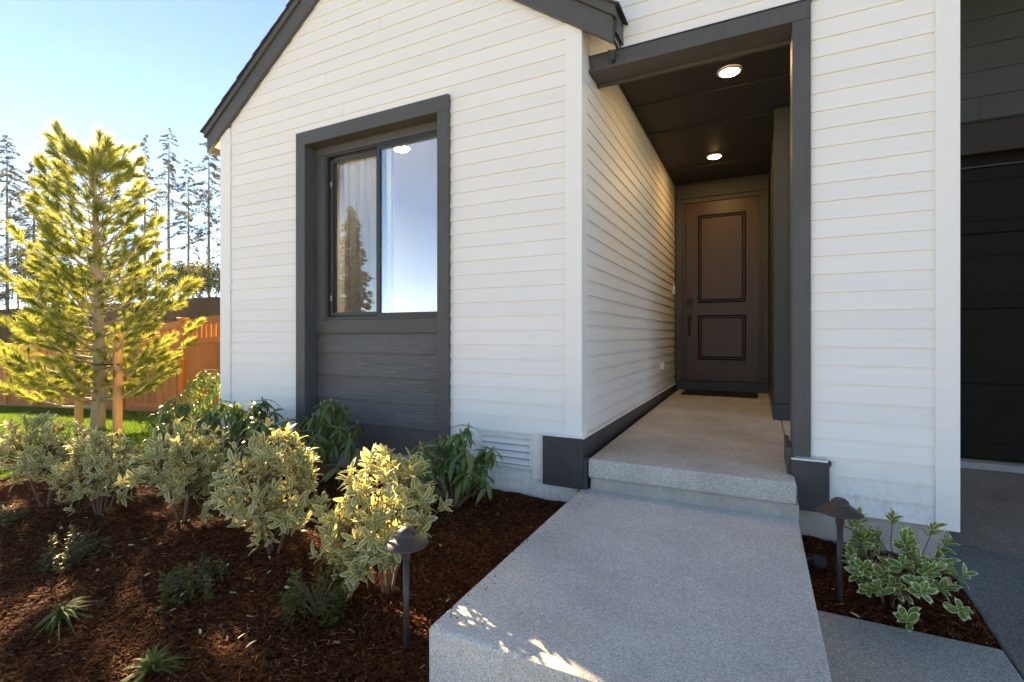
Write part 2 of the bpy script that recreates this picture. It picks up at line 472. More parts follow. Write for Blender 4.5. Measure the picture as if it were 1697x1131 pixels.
def bulk(name, V, F, mat, parent=None, tone=None, kind=None, smooth=False):
    """numpy arrays of verts and equal-sided faces to one mesh"""
    off = wloc(parent) if parent else Vector((0, 0, 0))
    V = np.asarray(V, dtype=np.float32) - np.array(off, dtype=np.float32)
    F = np.asarray(F, dtype=np.int32)
    k = F.shape[1]
    me = bpy.data.meshes.new(name)
    me.vertices.add(len(V)); me.vertices.foreach_set('co', V.ravel())
    me.loops.add(F.size); me.loops.foreach_set('vertex_index', F.ravel())
    me.polygons.add(len(F))
    me.polygons.foreach_set('loop_start', np.arange(0, F.size, k, dtype=np.int32))
    me.polygons.foreach_set('loop_total', np.full(len(F), k, dtype=np.int32))
    if smooth:
        me.polygons.foreach_set('use_smooth', np.ones(len(F), dtype=bool))
    me.update(calc_edges=True)
    if tone is not None:
        at = me.attributes.new('tone', 'FLOAT', 'POINT')
        at.data.foreach_set('value', np.asarray(tone, dtype=np.float32))
    me.materials.append(mat)
    o = bpy.data.objects.new(name, me)
    C.objects.link(o)
    if parent:
        o.parent = parent; WLOC[o.name] = off
    if kind: o['kind'] = kind
    return o

# ------------------------------------------------------------------ terrain
def sstep(a, b, x):
    t = np.clip((x - a) / (b - a), 0, 1)
    return t * t * (3 - 2 * t)
def G(X, Y):
    X = np.asarray(X, float); Y = np.asarray(Y, float)
    z = -1.15 + 0.055 * (np.clip(X, -24, -3) + 3)
    z = z - 0.08 * (3 - np.clip(Y, -8, 3))
    z = z - 0.30 * sstep(-0.95, -0.2, X)
    hill = sstep(13, 25, Y) * 5.3 + np.clip(Y - 25, 0, 60) * 0.05
    z = z + hill * sstep(-6, -16, X)
    z = z + sstep(-90, -230, Y) * 9 * (0.6 + 0.4 * np.sin(X * 0.013 + 1.0))
    return z
def g(x, y):
    return float(G(x, y))

def axis(lo, hi, near_lo, near_hi, fine, coarse):
    a = list(np.arange(near_lo, near_hi, fine))
    l = []; s = fine; x = near_lo
    while x > lo:
        s = min(s * 1.25, coarse); x -= s; l.append(x)
    r = []; s = fine; x = near_hi
    while x < hi:
        r.append(x); s = min(s * 1.25, coarse); x += s
    return np.array(l[::-1] + a + r)
gx = axis(-420, 420, -28, 4, 0.5, 20)
gy = axis(-420, 420, -8, 32, 0.5, 20)
GX, GY = np.meshgrid(gx, gy)
GZ = G(GX, GY)
GZ = GZ + 0.02 * rng.standard_normal(GZ.shape) * (GY > 9) * 4
nx, ny = len(gx), len(gy)
idx = np.arange(nx * ny).reshape(ny, nx)
F = np.stack([idx[:-1, :-1], idx[:-1, 1:], idx[1:, 1:], idx[1:, :-1]], -1).reshape(-1, 4)
tag(bulk('ground', np.stack([GX, GY, GZ], -1).reshape(-1, 3), F, M['ground'], smooth=True), 'green lawn rising to a dark soil bank behind the fence', kind='structure')

# mulch bed with a gently uneven surface
def bed_left(y):
    return -6.75 - 0.35 * math.sin(y * 1.3) + 0.25 * (y - 2)
def mulch_h(x, y):
    n = mnoise.noise(Vector((x * 2.1, y * 2.1, 0.3))) * 0.020 + mnoise.noise(Vector((x * 9, y * 9, 4.0))) * 0.012
    return g(min(x, -1.05), y) + 0.035 + n
mv = []; mf = []
ys = np.arange(-0.6, 3.105, 0.045)
nxm = 130
for j, y in enumerate(ys):
    xl = bed_left(y)
    for i in range(nxm):
        x = xl + (-1.0 - xl) * i / (nxm - 1)
        e = min(i, 6) / 6.0
        mv.append((x, y, mulch_h(x, y) - 0.05 * (1 - e)))
for j in range(len(ys) - 1):
    for i in range(nxm - 1):
        a = j * nxm + i
        mf.append((a, a + 1, a + nxm + 1, a + nxm))
tag(bulk('mulch_bed', mv, mf, M['mulch'], smooth=True), 'dark red-brown bark mulch bed beside the walkway', kind='structure')

# walkway, porch slab, driveway, small bed
def slope_slab(name, x0, x1, y0, y1, z0, z1, depth, mat, bev=0.012, label=None):
    mb = MB()
    mb.add([(x0, y0, z0 - depth), (x1, y0, z0 - depth), (x1, y1, z1 - depth), (x0, y1, z1 - depth), (x0, y0, z0), (x1, y0, z0), (x1, y1, z1), (x0, y1, z1)],
           [(0, 3, 2, 1), (4, 5, 6, 7), (0, 1, 5, 4), (1, 2, 6, 5), (2, 3, 7, 6), (3, 0, 4, 7)])
    return tag(mb.build(name, mat, bevel=bev), label, kind='structure')
slope_slab('walkway', -1.035, 0.197, 1.40, 3.13, -1.022, -1.000, 0.62, M['walk'], 0.015, 'grey exposed-aggregate concrete walkway slab')
slope_slab('porch_slab', -0.985, 0.186, 3.052, 7.08, -0.80, -0.742, 0.122, M['porch'], 0.014, 'concrete porch floor one step above the walkway')
slope_slab('porch_riser', -0.975, 0.20, 3.075, 3.5, -0.924, -0.924, 0.6, M['found'], 0.006, 'stained tan concrete strip under the porch slab')
slope_slab('porch_extension', 0.19, 0.90, 3.66, 5.08, -0.795, -0.772, 0.122, M['porch'], 0.01, 'concrete porch floor behind the white pillar')
def drive_z(y):
    return -1.037 - 0.076 * (5.1 - y)
slope_slab('driveway', 0.865, 7.5, -8.0, 5.04, drive_z(-8), drive_z(5.04), 0.4, M['drive_shaded'], 0.01, 'exposed-aggregate driveway with shade in its colour, sloping away from the garage')
slope_slab('lower_slab', 0.203, 0.857, -8.0, 2.575, drive_z(-8), drive_z(2.575), 0.4, M['drive'], 0.008, 'grey concrete slab beside the foot of the walkway')
slope_slab('approach_slab', -1.03, 0.195, -8.0, 1.39, drive_z(-8) - 0.01, drive_z(1.39) - 0.01, 0.4, M['drive'], 0.008, 'grey concrete slab in front of the walkway step')
slope_slab('bounce_slab', -60, -1.06, -4.6, -0.9, -1.62, -1.44, 0.5, M['pale'], 0.01, 'pale concrete strip added behind the camera to bounce sunlight')  # unseen slab added as a reflector for the shaded wall
slope_slab('street', -60, 60, -20.0, -8.02, -2.07, -2.07, 0.3, M['pale'], 0.0, 'street in front of the house, concrete made pale to bounce sunlight')  # street surface kept pale to throw sunlight back at the house
box('garage_threshold', 0.95, 5.6, 5.045, 5.16, -1.2, -0.995, M['curb']).__setitem__('kind', 'structure')

def bed2_z(x, y):
    return -1.245 + 0.085 * (y - 2.577) / 0.69 - 0.03 * (x - 0.5) / 0.65 * (y - 2.577) / 0.69
bv = []; bf = []
nb = 26
for j in range(nb):
    for i in range(nb):
        x = 0.192 + (0.875 - 0.192) * i / (nb - 1); y = 2.565 + (3.27 - 2.565) * j / (nb - 1)
        z = bed2_z(x, y) + mnoise.noise(Vector((x * 9, y * 9, 2))) * 0.014
        bv.append((x, y, z))
for j in range(nb - 1):
    for i in range(nb - 1):
        a = j * nb + i
        bf.append((a, a + 1, a + nb + 1, a + nb))
tag(bulk('small_mulch_bed', bv, bf, M['mulch'], smooth=True), 'small mulch bed between walkway and driveway', kind='structure')

# ------------------------------------------------------------------ house
YG, YR, YP = 3.09, 3.25, 5.1
XL, XR, XA = -4.80, -1.05, -1.04
HZ = -0.985
house = thing('house', 'white lap-sided house with charcoal trim, front gable and recessed entry', 'house', (-2.9, 3.2, -1.2))
BC = {}
def board(parent, ox, oy, oz, length, h, mat, side=False, e0=0.0, e1=0.0, th=0.016, name='siding_board'):
    """lap board; e0/e1 shift the top corners (rake cuts). side: runs along +Y and faces +X"""
    key = (round(length, 3), round(h, 4), round(e0, 3), round(e1, 3), mat.name, th)
    me = BC.get(key)
    if me is None:
        hh = h + 0.014
        y0, y1 = -th, -0.0045
        vs = [(0, y0, 0), (length, y0, 0), (length, 0, 0), (0, 0, 0),
              (e0, y1, hh), (length + e1, y1, hh), (length + e1, 0.0, hh), (e0, 0.0, hh)]
        fs = [(0, 3, 2, 1), (4, 5, 6, 7), (0, 1, 5, 4), (1, 2, 6, 5), (2, 3, 7, 6), (3, 0, 4, 7)]
        me = bpy.data.meshes.new(name); me.from_pydata(vs, [], fs); me.materials.append(mat); me.update()
        BC[key] = me
    o = bpy.data.objects.new(name, me)
    C.objects.link(o); o.parent = parent
    o.location = Vector((ox, oy, oz)) - wloc(parent)
    if side: o.rotation_euler = (0, 0, math.pi / 2)
    return o

RK_X, RK_Z, RK_S = -2.900, 3.305, 0.70      # apex of the rake soffit line, slope
def rake_z(x):
    return RK_Z - RK_S * abs(x - RK_X) + 0.05
def rake_x(z):
    d = (RK_Z + 0.05 - z) / RK_S
    return RK_X - d, RK_X + d
WX0, WX1, WZ1 = -3.697, -2.064, 1.803       # outer window trim

# gable wall: sheathing with an opening, then boards
gw = MB()
gw.box(XL, WX0 + 0.06, YG + 0.001, 3.26, -1.6, 1.8)
gw.box(WX1 - 0.06, XR - 0.02, YG + 0.001, 3.26, -1.6, 1.8)
gw.prism([(XL, 1.803), (XR - 0.02, 1.803), (XR - 0.02, rake_z(XR)), (RK_X, RK_Z + 0.05), (XL, rake_z(XL))], 1, YG + 0.001, 3.26)
gable = gw.build('gable_wall', M['white'], house)
E4 = 0.1021
k = 0
z = HZ
while z < RK_Z:
    xa, xb = rake_x(z)
    xa2, xb2 = rake_x(z + E4 + 0.014)
    l, r = max(-4.655, xa), min(-1.150, xb)
    l2, r2 = max(-4.655, xa2), min(-1.150, xb2)
    if r2 - l2 < 0.15: break
    top = z + E4 - 0.004
    if top > WZ1 and z < WZ1 + 0.002:
        pass
    if z < WZ1 - 0.01:
        board(gable, l, YG, z, (WX0 + 0.012) - l, E4, M['white'], e0=l2 - l)
        if z < -0.69 :
            pass
        seg = [(WX1 - 0.012, r)]
        if z + E4 > -0.94 and z < -0.69:
            seg = [(WX1 - 0.012, -1.800), (-1.392, r)]
        if z < -0.70:
            seg[-1] = (seg[-1][0], -1.292)
        for s0, s1 in seg:
            if s1 - s0 > 0.02:
                board(gable, s0, YG, z, s1 - s0, E4, M['white'], e1=(r2 - r) if s1 == r else 0)
        if top > WZ1:
            board(gable, WX0 + 0.012, YG - 0.0015, WZ1 + 0.001, WX1 - WX0 - 0.024, top - WZ1, M['white'], th=0.008)
    else:
        sp = [(l, r)]
        if k % 3 == 1 and r - l > 2.2:
            m_ = l + (r - l) * random.uniform(0.3, 0.7); sp = [(l, m_ - 0.0018), (m_ + 0.0018, r)]
        for s0, s1 in sp:
            board(gable, s0, YG, z, s1 - s0, E4, M['white'], e0=(l2 - l) if s0 == l else 0, e1=(r2 - r) if s1 == r else 0)
    z += E4; k += 1
box('corner_board', -4.812, -4.658, YG - 0.024, YG + 0.0, HZ - 0.004, rake_z(-4.74) - 0.02, M['white_trim'], gable, 0.002)
box('corner_board', -4.812, -4.79, YG + 0.0, YG + 0.12, HZ - 0.004, 1.80, M['white_trim'], gable, 0.002)
box('corner_board', -1.148, -1.030, YG - 0.024, YG + 0.0, -0.668, rake_z(-1.09) - 0.01, M['white_trim'], gable, 0.002)
box('corner_board', -1.052, -1.030, YG + 0.001, YG + 0.09, -0.668, 2.02, M['white_trim'], gable, 0.002)
box('foundation_wall', XL + 0.02, -1.0, YG + 0.004, 3.30, -1.75, HZ + 0.01, M['found'], house)

# left and rear walls, upper masses that throw the shade
mass = MB()
mass.box(XL, XL + 0.12, 3.262, 10.0, -1.6, 1.95)
mass.box(XL, 7.0, 10.0, 10.15, -1.6, 3.9)
mass.box(XA - 0.12, XA - 0.012, 3.262, 7.2, -1.6, 2.3)
mass.build('rear_wall', M['white'], house)
fl = MB(); fl.box(XL + 0.12, XA - 0.12, 3.262, 9.99, -0.75, -0.70); fl.build('room_floor', M['stake'], house)

# roof: two sloping slabs with shingle courses
def roof_plank(mb, xa, za, xb, zb, y0, y1, th):
    nxv, nzv = -(zb - za), (xb - xa)
    ln = math.hypot(nxv, nzv); nxv, nzv = nxv / ln * th, nzv / ln * th
    if nzv < 0: nxv, nzv = -nxv, -nzv
    mb.prism([(xa, za), (xb, zb), (xb + nxv, zb + nzv), (xa + nxv, za + nzv)], 1, y0, y1)
TAIL_L, TAIL_R = -4.984, -0.818
TAIL_Z = RK_Z - RK_S * (RK_X - TAIL_L)
ang = math.atan(RK_S); ca, sa = math.cos(ang), math.sin(ang)
YF = 3.074
roof = MB()
UP = 0.205
def slope_piece(mb, side, y0, y1, off0, off1, ext=0.0, upto=None):
    """parallelogram band along the slope, plumb offsets off0..off1 above the soffit line"""
    xt = TAIL_L - ext if side < 0 else TAIL_R + ext
    zt = RK_Z - RK_S * abs(RK_X - xt)
    xe = RK_X if upto is None else upto
    ze = RK_Z - RK_S * abs(RK_X - xe)
    mb.prism([(xt, zt + off0), (xe, ze + off0), (xe, ze + off1), (xt, zt + off1)], 1, y0, y1)
# soffit and deck
sf = MB(); slope_piece(sf, -1, YF + 0.03, 10.2, 0.055, 0.085, 0.0)
slope_piece(sf, 1, YF + 0.03, YR - 0.002, 0.055, 0.085, 0.0)
slope_piece(sf, 1, YR - 0.002, 10.2, 0.055, 0.085, 0.0, upto=-1.03) if False else None
sfo = sf.build('roof', M['white_trim'], house)
dk = MB(); slope_piece(dk, -1, YF + 0.01, 10.2, 0.09, 0.225, 0.02); slope_piece(dk, 1, YF + 0.01, YR - 0.004, 0.09, 0.225, 0.02)
dk.prism([(RK_X, RK_Z + 0.09), (-1.045, RK_Z + 0.09 - RK_S * (-1.045 - RK_X)), (-1.045, RK_Z + 0.225 - RK_S * (-1.045 - RK_X)), (RK_X, RK_Z + 0.225)], 1, YR, 10.2)
dk.build('roof_deck', M['charcoal'], sfo)
for sd in (-1, 1):
    m1 = MB(); slope_piece(m1, sd, YF - 0.035, YF, 0.0, 0.165); m1.build('rake_board', M['charcoal'], sfo, bevel=0.003)
    m2 = MB(); slope_piece(m2, sd, YF - 0.055, YF - 0.001, 0.168, 0.232, 0.022); m2.build('rake_moulding', M['charcoal'], sfo, bevel=0.002)
    # shingle courses, each a thin tilted slab
    for i in range(20):
        x0 = (TAIL_L - 0.05 + i * 0.115) if sd < 0 else (TAIL_R + 0.05 - i * 0.115)
        x1 = x0 + (0.14 if sd < 0 else -0.14)
        if (sd < 0 and x0 > RK_X) or (sd > 0 and x0 < RK_X): break
        z0 = RK_Z - RK_S * abs(RK_X - x0) + 0.246; z1 = RK_Z - RK_S * abs(RK_X - x1) + 0.234
        ms = MB(); ms.prism([(x0, z0 - 0.008), (x1, z1 - 0.008), (x1, z1 + 0.004), (x0, z0 + 0.006)], 1, YF - 0.072 + random.uniform(-0.004, 0.004), 10.2 if (sd < 0 or x0 < -1.1) else YR - 0.006)
        ms.build('shingle_course', M['shingle'], sfo)
# eave fascias along the sides and the gutter end at the right eave
box('eave_fascia', TAIL_R - 0.024, TAIL_R + 0.004, YF + 0.002, YR - 0.004, TAIL_Z + 0.06, TAIL_Z + 0.165, M['charcoal'], sfo)
box('eave_fascia', TAIL_L - 0.004, TAIL_L + 0.024, YF + 0.002, 10.1, TAIL_Z + 0.01, TAIL_Z + 0.165, M['charcoal'], sfo)
gt = MB(); gt.prism([(-0.885, TAIL_Z + 0.035), (-0.835, TAIL_Z + 0.02), (-0.845, TAIL_Z - 0.035), (-0.868, TAIL_Z - 0.035)], 1, YR - 0.09, YR - 0.03)
gt.build('gutter_outlet', M['flash'], sfo, bevel=0.004)

# entry side wall (faces +X)
sw = box('side_wall', XA - 0.1, XA - 0.001, YG + 0.02, 7.1, -1.3, 2.3, M['white'], house)
z = -0.645; k = 0
joints = [[4.35], [5.1, 6.1], [6.55], [4.7, 6.2], [5.35], [3.9, 5.9]]
while z < 2.06:
    cuts = [YG + 0.093] + joints[k % 6] + [7.075]
    h = min(E4, 2.075 - z)
    for a, b in zip(cuts[:-1], cuts[1:]):
        board(sw, XA, a + 0.0012, z, b - a - 0.0024, h, M['white'], side=True)
    z += E4; k += 1
box('base_band', XA, XA + 0.024, YG - 0.018, 7.04, -0.86, -0.672, M['flash'], sw)
box('flashing_cap', XA - 0.008, XA + 0.036, YG - 0.03, 7.06, -0.671, -0.662, M['white_trim'], sw)
# charcoal block that wraps the front corner
blk = box('corner_base', -1.300, XA + 0.025, YG - 0.044, YG - 0.019, -1.005, -0.674, M['flash'], sw, 0.002)
box('base_return', XA + 0.0255, XA + 0.05, YG - 0.044, YG + 0.02, -1.005, -0.80, M['flash'], blk, 0.004)
sm = MB(); sm.prism([(-1.272, -0.69), (-1.258, -0.69), (-1.098, -0.872), (-1.098, -1.003), (-1.108, -1.003), (-1.110, -0.876)], 1, YG - 0.049, YG - 0.0435)
sm.build('folded_seam', M['flash'], blk, bevel=0.002)
box('lower_plate', -1.092, XA + 0.022, YG - 0.0475, YG - 0.0435, -1.003, -0.873, M['flash'], blk, 0.001)
box('flashing_cap', -1.302, XA + 0.036, YG - 0.052, YG - 0.0305, -0.673, -0.664, M['white_trim'], blk)

# front vent with louvres
vent = MB()
vent.box(-1.806, -1.79, YG - 0.028, YG + 0.0, -0.922, -0.694); vent.box(-1.402, -1.386, YG - 0.028, YG + 0.0, -0.922, -0.694)
vent.box(-1.79, -1.402, YG - 0.028, YG + 0.0, -0.718, -0.694); vent.box(-1.79, -1.402, YG - 0.028, YG + 0.0, -0.922, -0.905)
ventf = vent.build('vent', M['white_plastic'], house)
box('vent_back', -1.79, -1.402, YG - 0.002, YG + 0.0, -0.905, -0.718, M['black'], ventf)
for i in range(4):
    zz = -0.905 + i * 0.0465
    lv = MB(); lv.prism([(YG - 0.026, zz + 0.004), (YG - 0.026, zz + 0.009), (YG - 0.006, zz + 0.042), (YG - 0.006, zz + 0.037)], 0, -1.789, -1.403)
    lv.build('louvre', M['white_plastic'], ventf)
box('vent_flange', -1.818, -1.374, YG - 0.031, YG - 0.0285, -0.702, -0.692, M['white_plastic'], ventf)

# window bay: outer trim, recessed panel, slider window
YW = 3.17
win = MB(); win.box(WX0 + 0.06, WX1 - 0.06, YW + 0.055, YW + 0.075, -1.0, 0.02)
window = win.build('window', M['charcoal'], house)
box('trim_board', WX0, WX0 + 0.112, YG - 0.045, YW + 0.02, -0.995, WZ1 - 0.118, M['charcoal'], window, 0.002)
box('trim_board', WX1 - 0.100, WX1, YG - 0.045, YW + 0.02, -0.995, WZ1 - 0.118, M['charcoal'], window, 0.002)
box('trim_board', WX0, WX1, YG - 0.045, YW + 0.02, WZ1 - 0.1165, WZ1, M['charcoal'], window, 0.002)
IX0, IX1 = WX0 + 0.113, WX1 - 0.101
z = -0.758
PE = 0.2035
for i in range(4):
    h = PE if i < 3 else 0.018 - z
    board(window, IX0 + 0.006, YW + 0.028, z, IX1 - IX0 - 0.008, h - (0.014 if i == 3 else 0), M['grain'], th=0.024, name='panel_board')
    z += PE
box('panel_base', IX0 + 0.002, IX1 - 0.002, YW + 0.002, YW + 0.03, -0.993, -0.762, M['charcoal'], window)
# inner surround
box('inner_trim', IX0 + 0.002, -3.478, YW + 0.0, YW + 0.055, 0.135, 1.612, M['charcoal'], window, 0.002)
box('inner_trim', IX0 + 0.002, IX1 - 0.002, YW - 0.004, YW + 0.055, 1.614, WZ1 - 0.12, M['charcoal'], window, 0.002)
box('sill_board', IX0 + 0.002, IX1 - 0.002, YW - 0.006, YW + 0.055, 0.020, 0.133, M['charcoal'], window, 0.002)
FX0, FX1, FZ0, FZ1 = -3.476, IX1 - 0.004, 0.136, 1.612
fr = MB()
fr.box(FX0, FX0 + 0.03, YW + 0.004, YW + 0.10, FZ0, FZ1); fr.box(FX1 - 0.03, FX1, YW + 0.004, YW + 0.10, FZ0, FZ1)
fr.box(FX0 + 0.03, FX1 - 0.03, YW + 0.004, YW + 0.10, FZ1 - 0.018, FZ1); fr.box(FX0 + 0.03, FX1 - 0.03, YW + 0.004, YW + 0.10, FZ0, FZ0 + 0.026)
fr.build('frame', M['vinyl'], window)
XM = -2.855
def sash(x0, x1, z0, z1, y0, y1, w, name, mat):
    s = MB(); s.box(x0, x0 + w, y0, y1, z0, z1); s.box(x1 - w, x1, y0, y1, z0, z1)
    s.box(x0 + w, x1 - w, y0, y1, z1 - w, z1); s.box(x0 + w, x1 - w, y0, y1, z0, z0 + w)
    return s.build(name, mat, window)
sash(XM - 0.015, FX1 - 0.031, FZ0 + 0.027, FZ1 - 0.019, YW + 0.008, YW + 0.04, 0.026, 'sash', M['vinyl'])
box('pane', XM + 0.0105, FX1 - 0.0565, YW + 0.022, YW + 0.026, FZ0 + 0.0525, FZ1 - 0.0445, M['glass'], window)
sash(FX0 + 0.031, XM + 0.02, FZ0 + 0.027, FZ1 - 0.029, YW + 0.055, YW + 0.085, 0.034, 'sash', M['vinyl'])
box('pane', FX0 + 0.0645, XM - 0.0135, YW + 0.068, YW + 0.072, FZ0 + 0.0605, FZ1 - 0.0625, M['glass'], window)
sash(FX0 + 0.045, XM - 0.016, FZ0 + 0.04, FZ1 - 0.045, YW + 0.028, YW + 0.038, 0.026, 'screen_frame', M['vinyl'])
sc = MB(); sc.add([(FX0 + 0.07, YW + 0.033, FZ0 + 0.065), (XM - 0.041, YW + 0.033, FZ0 + 0.065), (XM - 0.041, YW + 0.033, FZ1 - 0.07), (FX0 + 0.07, YW + 0.033, FZ1 - 0.07)], [(0, 1, 2, 3)])
sc.build('screen', M['screen'], window)
for zz in (0.31, 1.33):
    box('screen_clip', FX0 + 0.048, FX0 + 0.066, YW + 0.022, YW + 0.0275, zz, zz + 0.045, M['curb'], window, 0.002)

# room behind the window
rm = MB()
rm.box(XL + 0.13, XA - 0.13, 6.6, 6.7, -0.7, 1.95)
rm.box(XL + 0.13, XL + 0.16, 3.27, 6.6, -0.7, 1.95)
rm.box(XA - 0.17, XA - 0.13, 3.27, 6.6, -0.7, 1.95)
rm.box(XL + 0.13, XA - 0.13, 3.262, 6.7, 1.95, 2.0)
room = rm.build('room', M['room'], house)
cv = []; cf = []
nc = 90
for i in range(nc):
    x = -3.44 + 0.60 * i / (nc - 1)
    y = 3.36 + 0.022 * math.sin(i * 0.62) + 0.010 * math.sin(i * 1.7 + 1)
    cv += [(x, y, 0.06), (x + 0.008 * math.sin(i), y + 0.006, 0.9), (x, y, 1.72)]
for i in range(nc - 1):
    a = i * 3
    cf += [(a, a + 3, a + 4, a + 1), (a + 1, a + 4, a + 5, a + 2)]
tag(bulk('curtain', cv, cf, M['curtain'], smooth=True), 'sheer pale curtain hanging behind the left half of the window', 'curtain')

# pillar to the right of the entry
px0, px1 = 0.267, 0.814
pw = box('pillar_wall', 0.19, 0.900, YR + 0.001, 3.62, HZ, 2.3, M['white'], house)
box('pillar_foundation', 0.205, 0.86, YR + 0.006, 3.60, -1.7, HZ + 0.004, M['found'], house)
z = HZ
while z < 2.9:
    xs0 = px0 - 0.004 if z > -0.70 else 0.345
    if z < 1.86:
        board(pw, xs0, YR, z, px1 + 0.006 - xs0, E4, M['white'])
    z += E4
box('corner_board', px1 + 0.002, 0.914, YR - 0.024, YR, HZ - 0.012, 3.4, M['white_trim'], pw, 0.002)
box('corner_board', 0.892, 0.914, YR + 0.001, YR + 0.1, HZ - 0.012, 3.4, M['white_trim'], pw, 0.002)
box('jamb_board', 0.176, 0.267, YR - 0.032, 3.42, -0.688, 1.79, M['charcoal'], pw, 0.002)
pb = MB(); pb.prism([(0.168, -0.705), (0.354, -0.705), (0.354, -0.988), (0.206, -0.988), (0.206, -0.850), (0.190, -0.842), (0.168, -0.842)], 1, YR - 0.048, YR - 0.0335)
pbo = pb.build('corner_base', M['flash'], pw, bevel=0.002)
box('base_return', 0.150, 0.1755, YR - 0.02, 3.62, -0.80, -0.645, M['flash'], pbo)
box('flashing_cap', 0.17, 0.345, YR - 0.056, YR - 0.0335, -0.704, -0.696, M['white_trim'], pbo)
box('flashing_cap', 0.352, 0.362, YR - 0.058, YR - 0.0, -0.722, -0.700, M['flash'], pbo)

# upper wall over the entry, header and ceiling
uw = MB(); uw.box(XA, 0.90, YR + 0.001, YR + 0.12, 2.0, 4.0)
upper = uw.build('upper_wall', M['white'], house)
z = HZ + E4 * 28
while z < 3.6:
    if z + E4 > 1.9:
        z0 = max(z, 1.895)
        board(upper, XA + 0.004, YR, z0, px1 + 0.006 - XA - 0.004, E4 - (z0 - z), M['white'])
    z += E4
hd = box('entry_header', XA + 0.004, 0.267, YR - 0.034, YR + 0.08, 1.7915, 1.893, M['charcoal'], upper, 0.002)
box('header_soffit', XA + 0.004, 0.175, YR + 0.0805, YR + 0.19, 1.80, 1.90, M['charcoal'], hd)
box('header_strip', XA + 0.004, 0.175, YR + 0.165, YR + 0.192, 1.779, 1.7995, M['charcoal'], hd, 0.002)
box('header_cap', XA + 0.002, 0.272, YR - 0.04, YR - 0.0, 1.8935, 1.899, M['flash'], hd)
box('roof_mass', XA + 0.01, 0.88, YR + 0.13, 9.98, 2.10, 3.9, M['white'], house)
ce = box('porch_ceiling', XA + 0.002, 0.90, YR + 0.195, 7.09, 2.08, 2.098, M['ceil'], house)
for yy in (4.49, 5.18, 6.42):
    box('ceiling_batten', XA + 0.004, 0.89 if yy < 5 else 0.138, yy - 0.022, yy + 0.022, 2.068, 2.0795, M['ceil'], ce, 0.002)

# garage wall, its siding and door, alcove right wall
gmass = MB()
gmass.box(0.145, 0.95, YP + 0.001, 5.3, -1.3, 4.2); gmass.box(0.145, 0.25, 5.3, 7.2, -1.3, 2.2)
gmass.box(0.95, 7.0, YP + 0.001, 5.3, 1.55, 4.2); gmass.box(0.93, 7.0, 3.40, YP, 2.78, 4.2); gmass.box(5.7, 7.0, YP + 0.001, 5.3, -1.3, 1.55)  # box out over the driveway: unseen overhang added to shade the garage front
garage = gmass.build('garage_wall', M['garage_siding'], house)
z = 1.672
for i in range(7):
    xs = [0.92] + ([1.56] if i == 0 else [2.3 + 0.3 * (i % 3)]) + [4.4 - 0.25 * (i % 2), 7.0]
    for a, b in zip(xs[:-1], xs[1:]):
        board(garage, a + 0.001, YP, z if i else z + 0.02, b - a - 0.002, PE - (0 if i else 0.02), M['garage_siding'], th=0.016)
    z += PE
z = -0.62
while z < 2.05:
    board(garage, 0.155, YP, z, 0.76, min(PE, 2.068 - z - 0.014), M['garage_siding'], th=0.016)
    z += PE
box('garage_trim', 0.95, 5.8, YP - 0.022, YP, 1.43, 1.672, M['garage_trim'], garage, 0.003)
box('garage_trim_cap', 0.95, 5.8, YP - 0.034, YP - 0.0, 1.6725, 1.682, M['garage_trim'], garage)
box('entry_corner_board', 0.130, 0.245, YP - 0.022, YP, -0.62, 2.07, M['garage_siding'], garage, 0.002)
box('base_band', 0.125, 0.90, YP - 0.03, YP + 0.0, -0.80, -0.632, M['flash'], garage)
box('base_band', 0.122, 0.1445, YP + 0.001, 7.04, -0.80, -0.625, M['flash'], garage)
z = -0.62
while z < 2.05:
    o = board(garage, 0.145, 7.06, z, 7.06 - YP - 0.01, min(PE, 2.06 - z), M['garage_siding'], th=0.012)
    o.rotation_euler = (0, 0, -math.pi / 2)
    z += PE
gd = box('garage_door', 0.955, 5.695, YP + 0.10, YP + 0.14, -0.994, 1.548, M['garage_door'], house)
for i in range(4):
    zz = -0.985 + i * 0.60
    box('door_section', 0.97, 5.68, YP + 0.075, YP + 0.0985, zz, zz + 0.592 if i < 3 else 1.335, M['garage_door'], gd, 0.006)
    for (a, b) in ((1.05, 2.05), (2.2, 3.2), (3.35, 4.35), (4.5, 5.5)):
        fm = MB()
        fm.box(a, b, YP + 0.066, YP + 0.0745, zz + 0.10, zz + 0.125); fm.box(a, b, YP + 0.066, YP + 0.0745, zz + 0.42, zz + 0.445)
        fm.box(a, a + 0.025, YP + 0.066, YP + 0.0745, zz + 0.125, zz + 0.42); fm.box(b - 0.025, b, YP + 0.066, YP + 0.0745, zz + 0.125, zz + 0.42)
        fm.build('panel_moulding', M['garage_door'], gd)
box('weather_strip', 0.97, 5.68, YP + 0.045, YP + 0.07, 1.338, 1.346, M['bronze'], gd)

